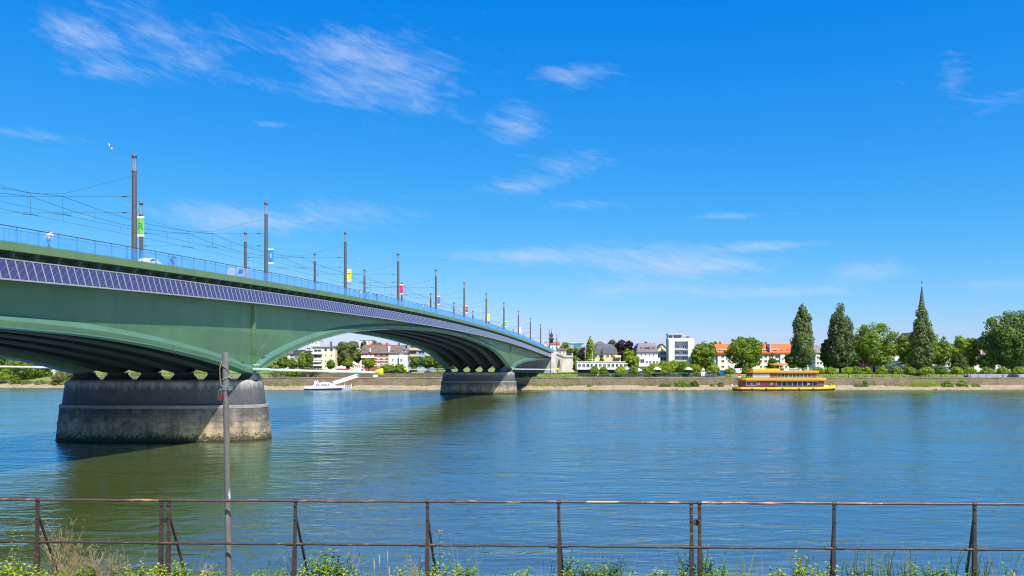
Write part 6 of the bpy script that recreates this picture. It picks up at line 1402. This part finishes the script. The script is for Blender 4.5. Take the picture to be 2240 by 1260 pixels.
# ------------------------------------------------------------------ foreground weeds
class Plant:
    """stems and leaves of one plant; local origin at its root"""
    def __init__(s, px, Y, seed, z=7.22): s.loc = (PX(px, Y), Y, z); s.r = random.Random(seed); s.st = MB(); s.lf = MB(); s.fl = MB(); s.Y = Y
    def z_of(s, py): return PZ(py, s.Y)-s.loc[2]
    def leaf(s, p, d, L_, w, mat, curl=.25):
        d = Vector(d).normalized(); side = d.cross(Vector((0, 0, 1)))
        if side.length < .1: side = Vector((1, 0, 0))
        side = side.normalized(); up = side.cross(d).normalized(); p = Vector(p); v = []
        for t, ww, h in ((0, .12, 0), (.3, .9, .05), (.6, .8, .03), (1, .03, -curl)):
            c = p+d*L_*t+up*h*L_; v += [c-side*w*ww/2+up*.12*w*ww, c-up*.05*w, c+side*w*ww/2+up*.12*w*ww]
        f = []
        for i in range(3): f += [(i*3, i*3+1, i*3+4, i*3+3), (i*3+1, i*3+2, i*3+5, i*3+4)]
        s.lf.mat(mat).add(v, f)
    def stem(s, pts, r0, r1, mat): n = len(pts); s.st.mat(mat).tube(pts, [r0+(r1-r0)*i/(n-1) for i in range(n)], 5, cap=False)
    def leafy(s, h, lean, n, L_, w, mat, stem_mat='leaf_weed_dark', x0=0, y0=0, pitch=.35):
        """upright leafy stalk"""
        r = s.r; a = r.uniform(0, 6.28); pts = [(x0+lean[0]*t*t, y0+lean[1]*t*t, h*t) for t in (0, .35, .7, 1)]; s.stem(pts, .005, .002, stem_mat)
        for i in range(n):
            t = .12+.88*i/max(1, n-1); p = (x0+lean[0]*t*t, y0+lean[1]*t*t, h*t); a += 2.4+r.uniform(-.3, .3); k = 1.1-.55*t
            s.leaf(p, (math.cos(a), math.sin(a), pitch+r.uniform(-.2, .5)), L_*k*r.uniform(.75, 1.2), w*k*r.uniform(.8, 1.2), mat, r.uniform(.05, .45))
    def done(s, name, label, cat='plant', group=None):
        t = thing(name, label, cat, s.loc, group=group)
        if s.st.f: s.st.build('stem', t)
        if s.lf.f: s.lf.build('leaves', t)
        if s.fl.f: s.fl.build('flower', t)
        return t
def weeds():
    r = random.Random(21)
    # dry grass tufts at the left
    def dry(px, Y, n, py, spread, lab, plume=True, seed=1):
        p = Plant(px, Y, seed); q = p.r
        for i in range(n):
            h = p.z_of(py)*q.uniform(.55, 1.0); dx, dy = q.gauss(0, spread), q.gauss(0, .05); x0 = q.gauss(0, .05)
            pts = [(x0+dx*t**1.6, dy*t, h*t) for t in (0, .3, .6, .85, 1)]; p.stem(pts, .003, .0012, 'dry_grass')
            if plume:
                for k in range(9):
                    t = .62+.38*k/8; c = Vector((x0+dx*t**1.6, dy*t, h*t)); a = q.uniform(0, 6.28); L_ = .085*(1.25-t)*q.uniform(.6, 1.6)
                    p.st.mat('dry_grass').tube([c, c+Vector((math.cos(a)*L_, math.sin(a)*L_, L_*q.uniform(.5, 1.5)))], [.0022, .0012], 4, cap=False)
        for i in range(n//2): a = q.uniform(0, 6.28); p.leaf((q.gauss(0, .05), q.gauss(0, .04), 0), (math.cos(a)*.5, math.sin(a)*.3, 1), q.uniform(.2, .5), .010, 'dry_grass', .5)
        return p.done('dry_grass', lab, 'grass tuft', 'dry grass tufts by the railing')
    dry(135, 9.75, 26, 1132, .16, 'tallest dry straw-coloured grass tuft by the left railing post', seed=3); dry(170, 9.6, 22, 1185, .16, 'bushy dry grass tuft right of the tallest one', seed=4); dry(208, 9.45, 20, 1200, .15, 'dry grass tuft in the middle of the left railing bay', seed=5); dry(244, 9.5, 12, 1200, .10, 'thin dry grass tuft left of the first double post', seed=6)
    dry(118, 9.9, 14, 1170, .2, 'pale dry grass tuft behind the left railing post', seed=14); dry(760, 9.7, 6, 1178, .12, 'few long bleached grass stalks in the bay right of the pipe', False, 7); dry(905, 9.6, 10, 1215, .12, 'dry grey grass left of the middle railing post', True, 8); dry(30, 9.6, 12, 1215, .2, 'sparse dry grass at the left edge', False, 9); dry(450, 9.6, 8, 1235, .14, 'low dry grass left of the grey pipe', True, 11)
    p = Plant(840, 9.5, 31)
    for x, py in ((-.04, 1215), (.055, 1208), (.075, 1242), (-.10, 1226)):
        h = p.z_of(py); p.stem([(x, 0, 0), (x-.01, 0, h*.6), (x-.02, 0, h)], .003, .002, 'dry_grass'); p.fl.mat('dry_grass').lathe([(.003, 0), (.009, .03), (.008, .09), (.002, .13)], 6, (x-.015, 0, h-.11))
    p.done('foxtail_grass', 'four foxtail grass heads in the bay left of the middle post', 'grass tuft')
    # tall flowering plant by the middle post
    p = Plant(962, 9.7, 41); h = p.z_of(1165); p.leafy(h, (.0, 0), 15, .12, .042, 'leaf_weed'); p.leafy(p.z_of(1215), (.06, 0), 12, .10, .04, 'leaf_weed', x0=.06); p.leafy(p.z_of(1222), (-.05, 0), 12, .10, .04, 'leaf_weed_dark', x0=-.06)
    for k in range(16):
        a = p.r.uniform(0, 6.28); rr = p.r.uniform(0, .035); p.fl.mat('flower_pink').lathe([(.002, 0), (.011, .006), (.006, .014)], 6, (rr*math.cos(a), rr*math.sin(a), h+p.r.uniform(-.01, .02)))
    p.done('flowering_weed', 'tall leafy weed with a pink flower head at the middle post')
    # leafy weeds
    def leafy(px, Y, py, n, mat, lab, L_=.10, w=.035, spread=.14, seed=None, nl=11, grp='green weeds along the railing'):
        p = Plant(px, Y, seed or int(px)); q = p.r
        for i in range(int(n*1.6)):
            x0 = q.gauss(0, spread); p.leafy(max(.1, p.z_of(py)*(1.0 if i == 0 else q.uniform(.5, 1.0))), (q.gauss(0, .05), q.gauss(0, .04)), int(nl*1.2), L_*1.12, w*1.25, q.choice([mat, mat, 'leaf_weed']), x0=x0, y0=q.gauss(0, .08))
        return p.done('weed', lab, 'weed', grp)
    leafy(700, 9.55, 1200, 9, 'leaf_weed', 'tall leafy weed clump with flower buds right of the post after the pipe', seed=51); leafy(752, 9.6, 1205, 8, 'leaf_weed_dark', 'leafy weed clump with grass stalks in the bay after the pipe'); leafy(678, 9.45, 1232, 6, 'leaf_weed_yellow', 'low yellow-green weed at the foot of the post after the pipe')
    leafy(1005, 9.6, 1226, 8, 'leaf_weed', 'bushy weed just right of the pink flower'); leafy(985, 9.4, 1238, 10, 'leaf_weed_yellow', 'bright low weed beneath the pink flower', spread=.2)
    leafy(1290, 9.55, 1222, 10, 'leaf_weed_dark', 'narrow-leaved dark weed right of the centre post', .13, .022, .16, nl=14); leafy(1325, 9.55, 1228, 7, 'leaf_weed_dark', 'narrow-leaved weed second right of the centre post', .12, .022, .1, nl=13); leafy(1232, 9.75, 1195, 3, 'leaf_weed', 'slim weed climbing behind the centre post', .10, .028, .03, nl=13); leafy(1260, 9.4, 1240, 7, 'leaf_weed_yellow', 'low bright weed at the foot of the centre post')
    leafy(1542, 9.75, 1188, 3, 'leaf_weed', 'slim weed climbing behind the second double post', .09, .028, .03, nl=14); leafy(1495, 9.6, 1218, 5, 'leaf_weed_dark', 'reddish-stemmed weed left of the second double post', .085, .028, .07); leafy(1565, 9.6, 1222, 5, 'leaf_weed', 'leafy weed right of the second double post', .085, .03, .06); leafy(1515, 9.4, 1245, 12, 'leaf_weed_yellow', 'bright bushy weed at the foot of the second double post', spread=.22)
    leafy(1735, 9.55, 1208, 6, 'leaf_weed_yellow', 'yellow-green weed with reddish tips in the right bay', .085, .045, .12); leafy(1775, 9.5, 1230, 9, 'leaf_weed_yellow', 'bushy yellow-green weed left of the right railing post', .08, .045, .13); leafy(1697, 9.6, 1244, 3, 'leaf_weed', 'small weed at the left of the right bay', .08, .045, .04)
    leafy(1925, 9.6, 1206, 4, 'leaf_weed', 'slim round-leaved weed right of the right railing post', .05, .03, .05, nl=12); leafy(1870, 9.7, 1205, 6, 'leaf_olive', 'feathery seed-bearing weed after the right railing post', .035, .014, .10, nl=22); leafy(1960, 9.7, 1208, 6, 'leaf_olive', 'feathery seed-bearing weed in the last bay', .035, .014, .08, nl=22); leafy(2005, 9.7, 1200, 3, 'leaf_olive', 'thin feathery weed in the middle of the last bay', .03, .013, .05, nl=20); leafy(2090, 9.7, 1200, 4, 'leaf_olive', 'thin feathery weed left of the last railing post', .03, .013, .05, nl=20); leafy(2145, 9.7, 1205, 6, 'leaf_olive', 'feathery weed right of the last railing post', .035, .014, .07, nl=22)
    leafy(2040, 9.5, 1232, 8, 'leaf_weed', 'spiky narrow-leaved weed in the last bay', .12, .026, .12, nl=12); leafy(1990, 9.45, 1240, 8, 'leaf_weed_yellow', 'low bright weed in the last bay', .09, .035, .2); leafy(2085, 9.45, 1245, 6, 'leaf_weed', 'low weed left of the last railing post'); leafy(2236, 9.5, 1243, 4, 'leaf_weed', 'weed at the right edge of the picture')
    leafy(28, 9.6, 1160, 3, 'leaf_weed_yellow', 'tall pale-flowered weed at the left edge', .05, .03, .05, nl=16); leafy(15, 9.4, 1232, 9, 'leaf_weed_yellow', 'bright weed clump in the left corner', .12, .035, .2); leafy(60, 9.4, 1245, 10, 'leaf_weed_yellow', 'low bright weeds before the left railing post', .11, .035, .2); leafy(130, 9.35, 1246, 10, 'leaf_weed', 'low weeds beneath the dry grass', .10, .04, .2); leafy(185, 9.5, 1230, 4, 'leaf_weed_yellow', 'yellow-green sprig amid the dry grass', .10, .03, .06); leafy(215, 9.35, 1246, 9, 'leaf_weed', 'low weeds right of the dry grass', .10, .04, .2)
    leafy(345, 9.35, 1236, 16, 'leaf_weed_yellow', 'dense bright bush at the foot of the first double post', .07, .038, .2, nl=13); leafy(385, 9.4, 1229, 9, 'leaf_weed_yellow', 'bright shoots right of the first double post', .07, .036, .07, nl=13); leafy(300, 9.35, 1240, 6, 'leaf_weed', 'upright weed left of the first double post', .08, .036, .08); leafy(440, 9.35, 1243, 9, 'leaf_weed', 'feathery low weed left of the grey pipe', .08, .022, .16, nl=15); leafy(600, 9.4, 1246, 7, 'leaf_weed', 'low weed between pipe and next post', .09, .034, .14)
    leafy(560, 9.35, 1250, 8, 'leaf_weed_dark', 'low dark weed right of the grey pipe', .08, .03, .2); leafy(640, 9.4, 1243, 6, 'leaf_weed', 'weed at the foot of the post after the pipe', .09, .034, .12); leafy(870, 9.4, 1243, 8, 'leaf_weed', 'low weed left of the middle post', .09, .034, .2); leafy(1145, 9.4, 1246, 8, 'leaf_weed_yellow', 'bright low weed left of the centre post', .09, .034, .1); leafy(1440, 9.4, 1250, 6, 'leaf_weed', 'low white-flowered weed left of the second double post', .07, .03, .12); leafy(1620, 9.4, 1252, 7, 'leaf_weed', 'low weed at the left of the bay after the second double post', .08, .03, .2)
    p = Plant(1430, 9.45, 77)
    for x, py in ((0, 1247), (.07, 1249), (.03, 1253), (.085, 1254)):
        h = p.z_of(py); p.stem([(x, 0, 0), (x, 0, h)], .002, .0015, 'leaf_weed')
        for k in range(14): a = p.r.uniform(0, 6.28); q = p.r.uniform(0, .03); p.fl.mat('flower_white').lathe([(.001, 0), (.006, .003), (.003, .007)], 5, (x+q*math.cos(a), q*math.sin(a), h+p.r.uniform(-.004, .004)))
    p.done('white_flower', 'small white umbel flowers at the bottom edge', 'flower')
    p = Plant(1745, 9.6, 78)
    for x, py in ((.03, 1226), (.10, 1222), (-.08, 1221)):
        h = p.z_of(py); p.stem([(x, 0, 0), (x, 0, h)], .002, .0015, 'leaf_weed_dark')
        for k in range(5): p.leaf((x, 0, h-.01*k), (math.cos(k*2.4), math.sin(k*2.4), .4), .035, .018, 'leaf_red')
    p.done('red_tipped_weed', 'weed with small reddish leaves in the right bay', 'weed')
    for k, px in enumerate((20, 95, 270, 330, 420, 585, 655, 720, 790, 880, 1020, 1060, 1200, 1310, 1360, 1480, 1590, 1650, 1760, 1850, 1900, 1980, 2060, 2170, 2215)):
        p = Plant(px, 9.45+.3*r.random(), 300+k); q = p.r
        for i in range(q.randint(7, 15)):
            h = q.uniform(.28, .62); dx = q.gauss(0, .12); x0 = q.gauss(0, .09); mt = q.choice(['leaf_weed', 'dry_grass', 'leaf_weed_dark'])
            p.stem([(x0+dx*t**1.8, 0, h*t) for t in (0, .35, .7, 1)], .0032, .001, mt)
        p.done('grass_tuft', f'thin grass stems under the railing, {(ORD+["twenty-fifth"])[k]} tuft from the left', 'grass tuft', 'thin grass tufts under the railing')
    # ground cover nobody could count
    m = MB(); q = random.Random(99); pl = Plant(1120, 9.3, 5)
    for i in range(3600):
        x = q.uniform(-7, 7); y = q.uniform(-1.0, .5); a = q.uniform(0, 6.28); pl.leaf((x, y, q.uniform(-.02, .10)), (math.cos(a)*.6, math.sin(a)*.6, 1), q.uniform(.06, .18), .028, q.choice(['leaf_weed', 'leaf_weed_dark', 'leaf_weed_yellow']), .4)
    pl.lf.build('ground_cover', None, pl.loc, label='short weeds and grass covering the ground under the railing', cat='ground cover', kind='stuff')
weeds()
